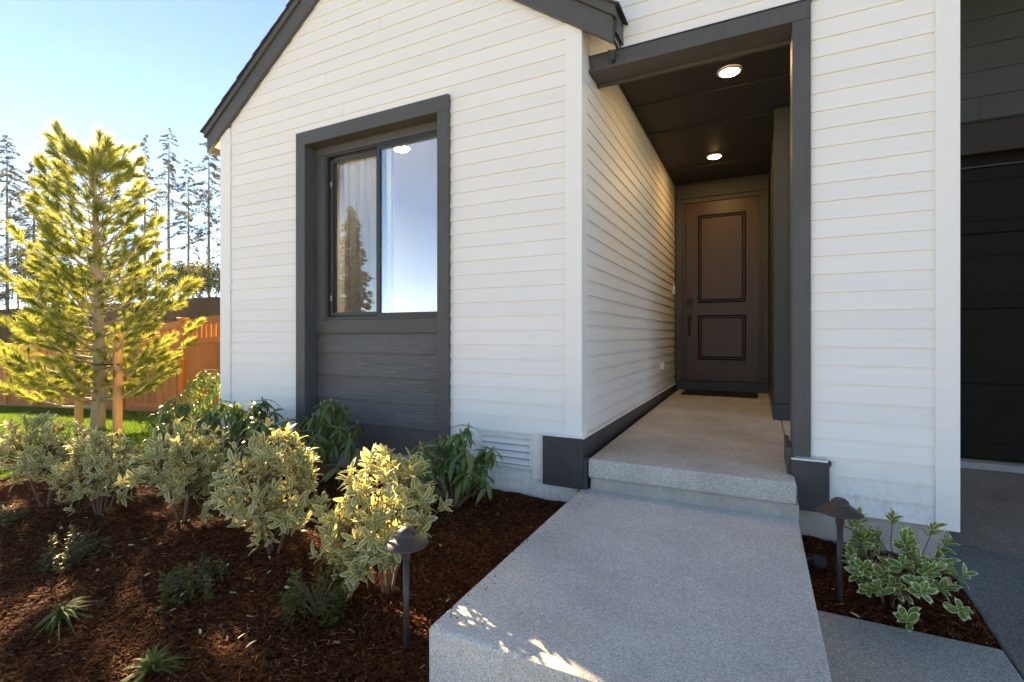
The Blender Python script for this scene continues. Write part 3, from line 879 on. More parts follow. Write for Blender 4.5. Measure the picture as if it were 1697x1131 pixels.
# entry door wall, frame, door
dw = MB(); dw.box(XA, 0.144, 7.10, 7.3, -1.3, 2.3)
dwall = dw.build('entry_wall', M['charcoal'], house)
box('door_casing', XA + 0.026, -0.928, 7.04, 7.099, -0.62, 1.86, M['charcoal'], dwall, 0.003)
box('door_casing', 0.056, 0.12, 7.04, 7.099, -0.62, 1.86, M['charcoal'], dwall, 0.003)
box('door_casing', XA + 0.026, 0.12, 7.035, 7.099, 1.862, 2.03, M['charcoal'], dwall, 0.003)
box('door_jamb', -0.926, -0.895, 7.055, 7.099, -0.62, 1.80, M['charcoal'], dwall, 0.002)
box('door_jamb', 0.023, 0.054, 7.055, 7.099, -0.62, 1.80, M['charcoal'], dwall, 0.002)
box('door_jamb', -0.926, 0.054, 7.050, 7.099, 1.802, 1.858, M['charcoal'], dwall, 0.002)
box('threshold', XA + 0.03, 0.12, 7.03, 7.099, -0.76, -0.625, M['flash'], dwall, 0.003)
DX0, DX1, DZ0, DZ1 = -0.892, 0.020, -0.61, 1.80
door = box('entry_door', DX0, DX1, 7.075, 7.099, DZ0, DZ1, M['door'], house, 0.001)
def moulding(x0, x1, z0, z1):
    a = MB()
    for (i, w, y) in ((0.0, 0.016, 7.064), (0.030, 0.012, 7.067)):
        a.box(x0 + i, x0 + i + w, y, 7.0745, z0 + i, z1 - i); a.box(x1 - i - w, x1 - i, y, 7.0745, z0 + i, z1 - i)
        a.box(x0 + i + w, x1 - i - w, y, 7.0745, z1 - i - w, z1 - i); a.box(x0 + i + w, x1 - i - w, y, 7.0745, z0 + i, z0 + i + w)
    a.build('panel_moulding', M['groove'], door)
    box('door_panel', x0 + 0.045, x1 - 0.045, 7.068, 7.0746, z0 + 0.045, z1 - 0.045, M['door'], door, 0.004)
moulding(-0.725, -0.140, 0.440, 1.62)
moulding(-0.725, -0.140, -0.33, 0.27)
box('keypad', -0.868, -0.800, 7.05, 7.0745, 0.37, 0.50, M['black'], door, 0.006)
box('handle_plate', -0.862, -0.806, 7.06, 7.0745, 0.20, 0.285, M['black'], door, 0.004)
h = MB(); h.tube([(-0.834, 7.062, 0.225), (-0.834, 7.03, 0.21), (-0.834, 7.022, 0.12), (-0.834, 7.03, 0.03), (-0.834, 7.066, 0.02)], 0.011, 8)
h.build('door_handle', M['black'], door, True)
box('handle_plate', -0.855, -0.813, 7.062, 7.0745, -0.01, 0.05, M['black'], door, 0.004)
pk = MB(); pk.tube([(-0.437, 7.062, 0.92), (-0.437, 7.0675, 0.92)], 0.011, 10); pk.build('peephole', M['bronze'], door)
ob = box('outlet_cover', XA + 0.012, XA + 0.052, 5.93, 6.06, -0.405, -0.325, M['white_plastic'], house, 0.004)
db = box('doorbell', XA + 0.012, XA + 0.042, 6.86, 6.93, 0.55, 0.67, M['white_plastic'], house, 0.004)
box('bell_button', XA + 0.0425, XA + 0.047, 6.88, 6.91, 0.58, 0.61, M['black'], db)

# ------------------------------------------------------------------ lamps under the porch roof and in the room
def downlight(x, y, z, label, mat, r=0.088):
    t = thing('downlight', label, 'ceiling light', (x, y, z), 'lit round ceiling lights')
    a = MB(); a.lathe([(r * 0.78, -0.006), (r * 0.82, -0.013), (r, -0.010), (r * 1.02, 0.0)], 32, (x, y, z)); a.build('trim_ring', M['white_plastic'], t, True)
    b = MB(); b.lathe([(0.0, -0.020), (r * 0.45, -0.0185), (r * 0.78, -0.0125), (r * 0.785, -0.006)], 32, (x, y, z)); b.build('lens', mat, t, True)
downlight(-0.20, 4.21, 2.0795, 'large lit round light on the porch ceiling, nearest the entry opening', M['lamp'])
downlight(-0.45, 6.13, 2.0795, 'lit round light on the porch ceiling close to the brown door', M['lamp'], 0.085)
downlight(-3.33, 4.05, 1.9495, 'lit round ceiling light seen through the window glass', M['lamp_room'], 0.09)

# pictures on the far wall of the room
for (x, zc, w, hh, lab) in ((-4.05, 0.95, 0.34, 0.46, 'upper of the two framed pictures on the wall inside the window'), (-4.0, 0.33, 0.42, 0.52, 'lower of the two framed pictures on the wall inside the window')):
    t = thing('picture_frame', lab, 'picture', (x, 6.6, zc - hh / 2), 'framed pictures inside the room')
    f_ = MB(); f_.box(x - w / 2, x - w / 2 + 0.025, 6.57, 6.599, zc - hh / 2, zc + hh / 2); f_.box(x + w / 2 - 0.025, x + w / 2, 6.57, 6.599, zc - hh / 2, zc + hh / 2)
    f_.box(x - w / 2 + 0.025, x + w / 2 - 0.025, 6.57, 6.599, zc - hh / 2, zc - hh / 2 + 0.025); f_.box(x - w / 2 + 0.025, x + w / 2 - 0.025, 6.57, 6.599, zc + hh / 2 - 0.025, zc + hh / 2)
    f_.build('frame', M['charcoal'], t)
    box('picture', x - w / 2 + 0.025, x + w / 2 - 0.025, 6.585, 6.598, zc - hh / 2 + 0.025, zc + hh / 2 - 0.025, M['curb'], t)

# door mat
mt = thing('doormat', 'dark rubber doormat on the porch floor before the door', 'doormat', (-0.44, 6.75, -0.745))
mm = MB(); mm.add([(-0.875, 6.49, -0.7495), (-0.0, 6.49, -0.7495), (-0.0, 6.97, -0.7425), (-0.875, 6.97, -0.7425), (-0.875, 6.49, -0.737), (0.0, 6.49, -0.737), (0.0, 6.97, -0.730), (-0.875, 6.97, -0.730)],
                  [(0, 3, 2, 1), (4, 5, 6, 7), (0, 1, 5, 4), (1, 2, 6, 5), (2, 3, 7, 6), (3, 0, 4, 7)])
mm.build('mat_body', M['mat'], mt, bevel=0.003)
rb = MB()
for i in range(28):
    x = -0.80 + i * 0.026
    rb.add([(x, 6.66 , -0.734), (x + 0.012, 6.66, -0.734), (x + 0.012, 6.80, -0.732), (x, 6.80, -0.732), (x, 6.66, -0.7295), (x + 0.012, 6.66, -0.7295), (x + 0.012, 6.80, -0.7275), (x, 6.80, -0.7275)],
           [(4, 5, 6, 7), (0, 1, 5, 4), (1, 2, 6, 5), (2, 3, 7, 6), (3, 0, 4, 7)])
rb.build('raised_ribs', M['mat'], mt)

# ------------------------------------------------------------------ path lights
def path_light(x, y, z, h, r, label):
    t = thing('path_light', label, 'path light', (x, y, z), 'bronze mushroom path lights')
    p = MB(); p.tube([(x, y, z - 0.05), (x, y, z + h - 0.10)], 0.0125, 12); p.build('pole', M['bronze'], t, True)
    s = MB(); s.lathe([(0.0125, -0.105), (0.017, -0.095), (0.021, -0.03), (0.023, -0.015)], 16, (x, y, z + h)); s.build('socket', M['bronze'], t, True)
    a = MB(); a.lathe([(0.0, -0.012), (r * 0.5, -0.022), (r * 0.97, -0.042), (r, -0.041), (r * 0.985, -0.037), (r * 0.75, -0.022), (r * 0.5, -0.007), (r * 0.42, -0.002)], 40, (x, y, z + h))
    a.build('hat', M['bronze'], t, True)
    b = MB(); b.lathe([(r * 0.42, -0.002), (r * 0.37, 0.012), (r * 0.22, 0.024), (0.0, 0.028)], 24, (x, y, z + h)); b.build('finial', M['bronze'], t, True)
path_light(-1.245, 1.545, mulch_h(-1.245, 1.545), 0.455, 0.088, 'bronze path light in the large mulch bed at the walkway corner')
path_light(0.336, 2.68, bed2_z(0.336, 2.68), 0.46, 0.092, 'bronze path light in the small bed right of the entry')
t = thing('spotlight', 'small black ground spotlight at the edge of the small bed', 'spotlight', (0.262, 2.93, bed2_z(0.262, 2.93)))
a = MB(); bz = bed2_z(0.262, 2.93)
a.tube([(0.262, 2.93, bz - 0.01), (0.262, 2.93, bz + 0.02)], 0.02, 12); a.tube([(0.245, 2.955, bz + 0.01), (0.278, 2.90, bz + 0.055)], 0.034, 16); a.build('housing', M['black'], t, True)
a = MB(); a.tube([(0.2782, 2.8998, bz + 0.0553), (0.2790, 2.8985, bz + 0.0565)], 0.030, 16); a.build('lens', M['black'], t)

# ------------------------------------------------------------------ leaves and shrubs
def leaf_mesh(name, L, W, mats, ns=5, fold=0.25, curl=0.3, margin=0.62, shape=1.0, tipcut=True):
    """leaf along +X, face up +Z; two materials: margin then centre"""
    vs = []; fs = []; mi = []
    two = len(mats) > 1
    cols = [-1, -margin, 0, margin, 1] if two else [-1, 0, 1]
    nc_ = len(cols)
    for i in range(ns + 1):
        t = i / ns
        w = W / 2 * (math.sin(math.pi * (0.03 + 0.95 * t) ** shape) ** 0.62)
        if i == 0: w = W * 0.05
        if i == ns: w = W * 0.03
        cx_ = L * t
        cz = -curl * L * t * t
        for c in cols:
            cc = c
            vs.append((cx_ - (0.03 * L * t if abs(c) == 1 else 0), w * cc, cz + fold * abs(cc) * w))
    for i in range(ns):
        for j in range(nc_ - 1):
            a = i * nc_ + j
            fs.append((a, a + nc_, a + nc_ + 1, a + 1))
            mi.append(0 if two and (j in (0, nc_ - 2) or (i == ns - 1 and tipcut)) else (1 if two else 0))
    me = bpy.data.meshes.new(name)
    me.from_pydata(vs, [], fs)
    for m_ in mats: me.materials.append(m_)
    me.polygons.foreach_set('material_index', mi)
    me.polygons.foreach_set('use_smooth', [True] * len(fs))
    me.update()
    return me
def mesh_np(me):
    V = np.array([v.co[:] for v in me.vertices], dtype=np.float32)
    Fq = np.array([list(p.vertices) for p in me.polygons], dtype=np.int32)
    mi = np.array([p.material_index for p in me.polygons], dtype=np.int32)
    return V, Fq, mi

def frame(direction, up=Vector((0, 0, 1)), roll=0.0):
    d = direction.normalized()
    s = up.cross(d)
    if s.length < 1e-4: s = Vector((0, 1, 0)).cross(d)
    s.normalize()
    n = d.cross(s)
    m_ = Matrix((d, s, n)).transposed()
    if roll: m_ = Matrix.Rotation(roll, 3, d) @ m_
    return m_

def place_pieces(root, meshes, plist, name, limit=300, stuff_name='foliage'):
    """plist: (mesh index, Matrix4 world). nearest to the front become single parts, the rest one part of kind stuff"""
    camp = Vector((0, 0, 0))
    order = sorted(range(len(plist)), key=lambda i: (plist[i][1].translation - camp).length)
    off = wloc(root)
    T = Matrix.Translation(-off)
    protos = {}
    for i in order[:limit]:
        k_, mw = plist[i]
        if k_ not in protos:
            o = bpy.data.objects.new(name, meshes[k_]); protos[k_] = o
        else:
            o = protos[k_].copy()
        C.objects.link(o); o.parent = root
        o.matrix_local = T @ mw
    rest = order[limit:]
    if rest:
        nps = [mesh_np(m_) for m_ in meshes]
        Vs = []; Fs = []; Ms = []; base = 0
        for i in rest:
            k_, mw = plist[i]
            V, Fq, mi = nps[k_]
            A = np.array(mw)
            Vs.append(V @ A[:3, :3].T + A[:3, 3]); Fs.append(Fq + base); Ms.append(mi); base += len(V)
        o = bulk(stuff_name, np.concatenate(Vs), np.concatenate(Fs), meshes[0].materials[0], root, kind='stuff', smooth=True)
        for m_ in list(meshes[0].materials)[1:]: o.data.materials.append(m_)
        o.data.polygons.foreach_set('material_index', np.concatenate(Ms))

def mat4(loc, r3, s):
    m_ = r3.to_4x4() * 1.0
    m_ = Matrix.Translation(loc) @ r3.to_4x4() @ Matrix.Scale(s, 4)
    return m_

def rosette(plist, tip, axis_, n, meshes_n, elev=(25, 65), size=(0.8, 1.15), twist=0.0):
    a0 = random.uniform(0, 6.28)
    fr_ = frame(axis_)
    d, s, u = fr_.col[0], fr_.col[1], fr_.col[2]
    for i in range(n):
        a = a0 + i * 2.4 + random.uniform(-0.25, 0.25)
        e = math.radians(elev[0] + (elev[1] - elev[0]) * (1 - i / max(1, n - 1)) + random.uniform(-10, 10))
        v = (s * math.cos(a) + u * math.sin(a)) * math.cos(e) + d * math.sin(e)
        r3 = frame(v, d, random.uniform(-0.35, 0.35))
        p = tip - d * (0.006 * i)
        plist.append((random.randrange(meshes_n), mat4(p, r3, random.uniform(*size))))

def shrub(name, label, group, base, crown_c, crown_r, ntips, leaves, nleaf, extra=None, seed=1, up=0.55, stems=6, shell=0.5, mat_stem='stem', elev=(20, 65), cat='shrub', srad=0.006, size=(0.62, 1.2)):
    random.seed(seed)
    t = thing(name, label, cat, base, group)
    B = Vector(base); cc = Vector(crown_c)
    pl = []
    st = MB()
    tips = []
    while len(tips) < ntips:
        v = Vector((random.gauss(0, 1), random.gauss(0, 1), random.gauss(0, 1))).normalized()
        rr = shell + (1 - shell) * random.random() ** 0.6
        lump = 0.82 + 0.30 * mnoise.noise(v * 1.7 + Vector((seed * 3.1, 0, 0)))+ random.uniform(-.06, .1)
        p = cc + Vector((v.x * crown_r[0], v.y * crown_r[1], v.z * crown_r[2])) * rr * lump
        if p.z < B.z + 0.10: continue
        tips.append((p, v))
    if extra:
        for e in extra:
            p = Vector(e); tips.append((p, (p - cc).normalized()))
    mains = []
    for i in range(stems):
        a = 6.28 * i / stems + random.uniform(-.4, .4)
        q = B + (cc - B) * random.uniform(0.55, 0.8) + Vector((math.cos(a) * crown_r[0], math.sin(a) * crown_r[1], 0)) * 0.32
        b0 = B + Vector((math.cos(a), math.sin(a), 0)) * 0.015
        mid = (b0 * 0.6 + q * 0.4) + Vector((random.uniform(-.02, .02), random.uniform(-.02, .02), 0))
        st.tube([b0 + Vector((0, 0, -0.03)), mid, q], [srad * 1.5, srad * 1.2, srad * 0.8], 6, False)
        mains.append(q)
    for p, v in tips:
        q = min(mains, key=lambda m_: (m_ - p).length)
        mid = (p + q) / 2 + Vector((random.uniform(-.02, .02), random.uniform(-.02, .02), -0.015))
        st.tube([q, mid, p], [srad * 0.6, srad * 0.45, srad * 0.3], 4, False)
        ax = (v * (1 - up) + Vector((0, 0, 1)) * up + Vector((random.uniform(-.3, .3), random.uniform(-.3, .3), 0))).normalized()
        rosette(pl, p, ax, random.randint(*nleaf), len(leaves), elev, size)
        if random.random() < 0.6:
            rosette(pl, p - (p - mid).normalized() * 0.035, ax, random.randint(2, 3), len(leaves), (5, 35), size)
    st.build('branches', M[mat_stem], t, True)
    place_pieces(t, leaves, pl, 'leaf')
    return t

VL = [leaf_mesh('leaf', (0.056, 0.050, 0.062, 0.046, 0.058)[i], (0.023, 0.022, 0.022, 0.019, 0.026)[i], [M['leaf_cream'], M['leaf_green']], 6,
                (0.35, 0.15, 0.30, 0.5, 0.22)[i], (0.10, 0.30, 0.48, -0.06, 0.20)[i], (0.58, 0.66, 0.52, 0.60, 0.70)[i], (1.0, 1.15, 0.9, 1.05, 1.1)[i]) for i in range(5)]
GRP = 'variegated shrubs in a row in the mulch bed'
def gb(x, y): return (x, y, mulch_h(x, y) - 0.005)
b = gb(-1.56, 1.80)
random.seed(77)
lobe = [(b[0] - 0.10 + random.gauss(0, 0.085), b[1] - 0.12 + random.gauss(0, 0.05), b[2] + 0.19 + random.gauss(0, 0.075)) for _ in range(44)]
lobe += [(b[0] - 0.27 + random.gauss(0, 0.05), b[1] - 0.05 + random.gauss(0, 0.04), b[2] + 0.30 + random.gauss(0, 0.035)) for _ in range(12)]
shrub('variegated_shrub', 'bushy cream-edged shrub behind the path light, nearest the walkway', GRP, b, (b[0] + 0.02, b[1], b[2] + 0.44), (0.285, 0.28, 0.27), 135, VL, (6, 8), lobe, seed=11, size=(0.75, 1.2), up=0.45)
b = gb(-2.41, 1.845)
shrub('variegated_shrub', 'tall cream-edged shrub with golden right side, in front of the dark window panel', GRP, b, (b[0] + 0.0, b[1], b[2] + 0.40), (0.32, 0.31, 0.32), 175, VL, (6, 8), [(b[0] - 0.05, b[1], b[2] + 0.72)], seed=12, stems=4)
b = gb(-3.364, 1.891)
shrub('variegated_shrub', 'cream-edged shrub with a pale forked stem, in front of the white left wall', GRP, b, (b[0], b[1], b[2] + 0.40), (0.325, 0.32, 0.32), 175, VL, (6, 8), [(b[0] + 0.33, b[1] - .05, b[2] + 0.12), (b[0] + .36, b[1] + .0, b[2] + 0.2), (b[0] + .3, b[1] + .0, b[2] + 0.16)], seed=13, stems=3)
b = gb(-4.178, 1.80)
shrub('variegated_shrub', 'cream-edged shrub directly in front of the wooden tree stake', GRP, b, (b[0], b[1], b[2] + 0.36), (0.34, 0.31, 0.31), 170, VL, (6, 8), [(b[0] - .2, b[1] - .1, b[2] + 0.04)], seed=14)
b = gb(-4.857, 1.74)
shrub('variegated_shrub', 'dull cream-edged shrub at the left edge of the photo', GRP, b, (b[0] - 0.02, b[1], b[2] + 0.46), (0.40, 0.33, 0.31), 180, VL, (6, 8), seed=15, stems=3)
RL = [leaf_mesh('leaf', 0.062 + 0.006 * i, 0.032 + 0.003 * i, [M['leaf_pale'], M['leaf_deep']], 5, 0.25, 0.06 + 0.1 * i, 0.74, 1.15) for i in range(2)]
b = (0.53, 2.75, bed2_z(0.53, 2.75))
ex = []
shrub('variegated_shrub', 'open white-edged green shrub in the small bed by the driveway', 'white-edged shrub by the driveway', b, (b[0] + 0.02, b[1] - 0.04, b[2] + 0.19), (0.27, 0.25, 0.19), 44, RL, (6, 8), [(0.43, 2.80, b[2] + 0.37), (0.56, 2.82, b[2] + 0.39), (0.70, 2.80, b[2] + 0.36), (0.62, 2.8, b[2] + 0.30), (0.74, 2.75, b[2] + 0.33), (0.73, 2.55, b[2] + 0.13), (0.53, 2.46, b[2] + 0.09), (0.46, 2.55, b[2] + 0.15), (0.60, 2.50, b[2] + 0.2)], seed=21, stems=4, size=(0.62, 0.98), srad=0.005)

HL = [leaf_mesh('leaf', 0.105 + 0.012 * i, 0.030 + 0.003 * i, [M['rhodo']], 5, 0.35, 0.35 + 0.12 * i, 0.6, 0.9) for i in range(3)]
def rhodo(base, h, w, ntips, label, seed, zlo=0.25):
    random.seed(seed)
    t = thing('rhododendron', label, 'shrub', base, 'rhododendrons along the house wall')
    B = Vector(base); st = MB(); pl = []; bd = MB()
    for i in range(ntips):
        a = random.uniform(0, 6.28); rr = w * math.sqrt(random.random())
        zz = h * (zlo + (1 - zlo) * random.random() ** 0.7) * (1 - 0.35 * (rr / w) ** 2)
        p = B + Vector((rr * math.cos(a), rr * math.sin(a), zz))
        q = B + Vector((rr * 0.25 * math.cos(a), rr * 0.25 * math.sin(a), zz * 0.3))
        st.tube([B + Vector((0, 0, -0.02)), q, (q + p) / 2 + Vector((0.01, 0.01, 0.02)), p], [0.009, 0.007, 0.005, 0.004], 5, False)
        ax = Vector((math.cos(a) * rr / w * 0.5, math.sin(a) * rr / w * 0.5, 1)).normalized()
        n = random.randint(8, 11)
        a0 = random.uniform(0, 6.28)
        fr_ = frame(ax); d, s, u = fr_.col[0], fr_.col[1], fr_.col[2]
        for j in range(n):
            aa = a0 + j * 2.4; e = math.radians(random.uniform(-55, -5) if j > 2 else random.uniform(-25, 25))
            v = (s * math.cos(aa) + u * math.sin(aa)) * math.cos(e) + d * math.sin(e)
            pl.append((random.randrange(3), mat4(p - d * 0.004 * j, frame(v, d, random.uniform(-.3, .3)), random.uniform(0.75, 1.15))))
        bd.tube([p, p + d * 0.012, p + d * 0.03], [0.006, 0.009, 0.001], 6, False)
    st.build('branches', M['stem'], t, True); bd.build('buds', M['bud'], t, True)
    place_pieces(t, HL, pl, 'leaf')
rhodo(gb(-1.79, 2.72), 0.60, 0.27, 34, 'dark drooping rhododendron beside the white foundation vent', 31)
rhodo(gb(-3.02, 2.78), 0.64, 0.26, 30, 'rhododendron under the dark panel below the window', 32)
rhodo(gb(-3.55, 2.72), 0.74, 0.26, 32, 'rhododendron at the left foot of the window trim', 33)
rhodo(gb(-4.05, 2.66), 0.73, 0.28, 34, 'rhododendron with buds in front of the left white siding', 34)
rhodo(gb(-4.95, 2.75), 0.66, 0.36, 40, 'low dark rhododendron between the pine stake and the house corner', 35)
rhodo((-6.55, 4.05, g(-6.55, 4.05)), 0.92, 0.33, 36, 'taller yellow-green rhododendron behind the left house corner, before the fence', 36, 0.4)

# small dark evergreen ground shrubs
def small_shrub(base, r, h, n, label, seed):
    random.seed(seed); R_ = np.random.default_rng(seed)
    t = thing('azalea', label, 'small shrub', base, 'small dark azaleas in the mulch')
    st = MB(); B = Vector(base); Vv = []; Ff = []; tn = []
    tips = []
    for i in range(n):
        a = random.uniform(0, 6.28); rr = r * math.sqrt(random.random())
        p = B + Vector((rr * math.cos(a), rr * math.sin(a), h * (0.25 + 0.75 * random.random()) * (1 - 0.4 * (rr / r) ** 2)))
        st.tube([B + Vector((0, 0, -.01)), (B + p) / 2 + Vector((0, 0, 0.02)), p], [0.0025, 0.0018, 0.0012], 4, False)
        for j in range(20):
            aa = j * 2.4 + i; e = random.uniform(-0.3, 1.0)
            v = Vector((math.cos(aa) * math.cos(e), math.sin(aa) * math.cos(e), math.sin(e)))
            m_ = mat4(p - Vector((0, 0, 0.006 * j)), frame(v, Vector((0, 0, 1)), random.uniform(-.5, .5)), random.uniform(0.8, 1.35))
            b0 = len(Vv)
            for q in ((0, 0, 0), (0.009, 0.0055, 0.001), (0.020, 0.004, 0.0), (0.026, 0, -0.002), (0.020, -0.004, 0.0), (0.009, -0.0055, 0.001)):
                Vv.append(tuple(m_ @ Vector(q)))
            Ff.append((b0, b0 + 1, b0 + 2, b0 + 3)); Ff.append((b0, b0 + 3, b0 + 4, b0 + 5))
            tn += [random.random()] * 6
    st.build('branches', M['stem'], t, True)
    bulk('foliage', Vv, Ff, M['azalea'], t, tone=tn, kind='stuff', smooth=True)
small_shrub(gb(-3.45, 1.36), 0.17, 0.21, 34, 'small dark azalea left of the strap-leaved clump, under the second shrub', 41)
small_shrub(gb(-2.44, 1.43), 0.165, 0.16, 36, 'small dark azalea in open mulch below the forked pale-stemmed shrub', 42)
small_shrub(gb(-1.72, 1.53), 0.14, 0.29, 38, 'dark upright azalea left of the path light', 43)
small_shrub(gb(-4.75, 1.43), 0.17, 0.16, 34, 'small dark azalea cut by the left photo edge', 44)
small_shrub(gb(-1.40, 2.15), 0.02, 0.03, 3, 'tiny dark seedling in the mulch right of the shrubs', 45)

# strap-leaved clumps
def clump(base, n, L, label, seed, lean=(0, 0)):
    random.seed(seed)
    t = thing('grass_clump', label, 'grass clump', base, 'strap-leaved clumps in the mulch')
    B = Vector(base); off = wloc(t)
    for i in range(n):
        a = random.uniform(0, 6.28); l = L * random.uniform(0.55, 1.15); w = random.uniform(0.0045, 0.0085)
        out = Vector((math.cos(a) + lean[0], math.sin(a) + lean[1], 0)); e = random.uniform(0.5, 1.35)
        side = Vector((-out.y, out.x, 0)).normalized()
        vs = []; n_ = 6
        for k_ in range(n_ + 1):
            t_ = k_ / n_
            p = B + Vector((random.uniform(-.002, .002), 0, 0)) + out * (l * t_ * math.cos(e)) * (0.5 + 0.6 * t_) + Vector((0, 0, l * (t_ * math.sin(e) - t_ * t_ * 0.62)))
            ww = w * (1 - t_ ** 3)
            vs += [p - side * ww, p + side * ww]
        mb = MB(); mb.add([tuple(v) for v in vs], [(2 * k_, 2 * k_ + 1, 2 * k_ + 3, 2 * k_ + 2) for k_ in range(n_)])
        mb.build('blade', M['strap'], t, True)
clump(gb(-2.82, 1.06), 85, 0.20, 'strap-leaved clump at the lower left, leaning right', 51, (0.5, 0.2))
clump(gb(-2.04, 1.04), 70, 0.17, 'strap-leaved clump at the bottom edge of the bed', 52, (-0.1, 0.2))
clump(gb(-1.28, 1.28), 9, 0.12, 'few thin blades beside the front corner of the walkway', 53)

# fallen leaves
random.seed(5)
FLm = [leaf_mesh('fallen_leaf', 0.042 + 0.006 * i, 0.017, [M['leaf_pale'] if i else M['leaf_cream'], M['leaf_pale']], 4, 0.3, 0.25 * (i - 0.5), 0.6) for i in range(3)]
proto = None
spots = []
for i in range(52):
    if i < 34: x, y = random.uniform(-4.2, -1.2), random.uniform(1.2, 1.95)
    else: x, y = random.uniform(-2.6, -1.5), random.uniform(1.3, 2.3)
    spots.append((x, y, mulch_h(x, y) + 0.014))
for i in range(3):
    x, y = [(0.36, 2.60), (0.42, 2.62), (0.31, 2.75)][i]; spots.append((x, y, bed2_z(x, y) + 0.02))
protos = {}
for i, p in enumerate(spots):
    k_ = i % 3
    if k_ not in protos:
        o = bpy.data.objects.new('fallen_leaf', FLm[k_]); protos[k_] = o
    else:
        o = protos[k_].copy()
    C.objects.link(o)
    o.location = p; s = random.uniform(0.55, 1.05); o.scale = (s, s, s)
    o.rotation_euler = (random.uniform(-.4, .4), random.uniform(-.4, .4), random.uniform(0, 6.28))
    tag(o, 'pale cream leaf fallen on the dark mulch', 'leaf', 'pale fallen leaves on the mulch')

# ------------------------------------------------------------------ mulch chips
def chips(n, xr, yr, zf, name, lab, lenr=(0.012, 0.045), wr=(0.0025, 0.007)):
    X = rng.uniform(*xr, n); Y = rng.uniform(*yr, n)
    Z = zf(X, Y) + rng.uniform(-0.004, 0.014, n)
    A = rng.uniform(0, 2 * np.pi, n); T = rng.normal(0, 0.30, n); R_ = rng.normal(0, 0.5, n)
    L = rng.uniform(*lenr, n) * rng.uniform(0.5, 1.0, n); W = rng.uniform(*wr, n)
    d = np.stack([np.cos(A) * np.cos(T), np.sin(A) * np.cos(T), np.sin(T)], -1)
    s = np.stack([-np.sin(A) * np.cos(R_), np.cos(A) * np.cos(R_), np.sin(R_)], -1)
    u = np.cross(d, s)
    c = np.stack([X, Y, Z], -1)
    L = L[:, None] / 2; W = W[:, None] / 2
    h_ = W * 0.7
    V = np.stack([c - d * L - s * W * .6, c - d * L + s * W, c + d * L + s * W * .5, c + d * L - s * W, c + u * h_ - d * L * .3], 1)
    base = np.arange(n)[:, None] * 5
    F3 = np.concatenate([base + np.array([[0, 1, 4]]), base + np.array([[1, 2, 4]]), base + np.array([[2, 3, 4]]), base + np.array([[3, 0, 4]])], 0)
    tone = np.repeat(np.clip(rng.beta(1.6, 2.6, n) + (rng.random(n) < 0.015) * 0.5, 0, 1), 5)
    tag(bulk(name, V.reshape(-1, 3), F3, M['chips'], tone=tone, kind='stuff'), lab)
mh = np.array([[mulch_h(x, y) for x in np.arange(-7.4, -0.9, 0.05)] for y in np.arange(-0.7, 3.2, 0.05)])
def mh_np(X, Y):
    i = (X + 7.4) / 0.05; j = (Y + 0.7) / 0.05
    i0 = np.clip(i.astype(int), 0, mh.shape[1] - 2); j0 = np.clip(j.astype(int), 0, mh.shape[0] - 2)
    fi = i - i0; fj = j - j0
    return mh[j0, i0] * (1 - fi) * (1 - fj) + mh[j0, i0 + 1] * fi * (1 - fj) + mh[j0 + 1, i0] * (1 - fi) * fj + mh[j0 + 1, i0 + 1] * fi * fj
chips(90000, (-4.2, -1.045), (0.75, 3.06), mh_np, 'mulch_chips', 'loose shredded bark chips over the mulch bed', (0.014, 0.055), (0.003, 0.008))
chips(70, (-1.03, -0.93), (1.45, 3.0), lambda X, Y: -1.008 + 0 * X, 'mulch_chips', 'a few stray bark chips on the edge of the walkway', (0.008, 0.03), (0.002, 0.005))
chips(26000, (-6.4, -4.2), (1.0, 3.0), mh_np, 'mulch_chips', 'loose shredded bark chips on the far left of the bed', (0.02, 0.06), (0.004, 0.009))
chips(7000, (0.21, 0.85), (2.59, 3.24), lambda X, Y: bed2_z(X, Y) + 0.004, 'mulch_chips', 'loose shredded bark chips in the small bed')

# lawn grass
n = 42000
X = rng.uniform(-15.5, -6.2, n); Y = rng.uniform(1.4, 5.7, n)
keep = X < (-6.75 - 0.35 * np.sin(Y * 1.3) + 0.25 * (Y - 2)) + np.where(Y > 3.1, 3.0, 0.0)
X = X[keep]; Y = Y[keep]; n = len(X)
Z = G(X, Y) - 0.005
A = rng.uniform(0, 6.28, n); H = rng.uniform(0.03, 0.075, n); LX = rng.normal(0, 0.02, n); LY = rng.normal(0, 0.02, n)
w = 0.004
V = np.stack([np.stack([X - w * np.cos(A), Y - w * np.sin(A), Z], -1), np.stack([X + w * np.cos(A), Y + w * np.sin(A), Z], -1), np.stack([X + LX, Y + LY, Z + H], -1)], 1).reshape(-1, 3)
Fg = np.arange(3 * n).reshape(-1, 3)
tag(bulk('lawn_grass', V, Fg, M['lawnblade'], tone=np.repeat(rng.random(n), 3), kind='stuff'), 'sunlit short lawn grass between the bed and the fence')

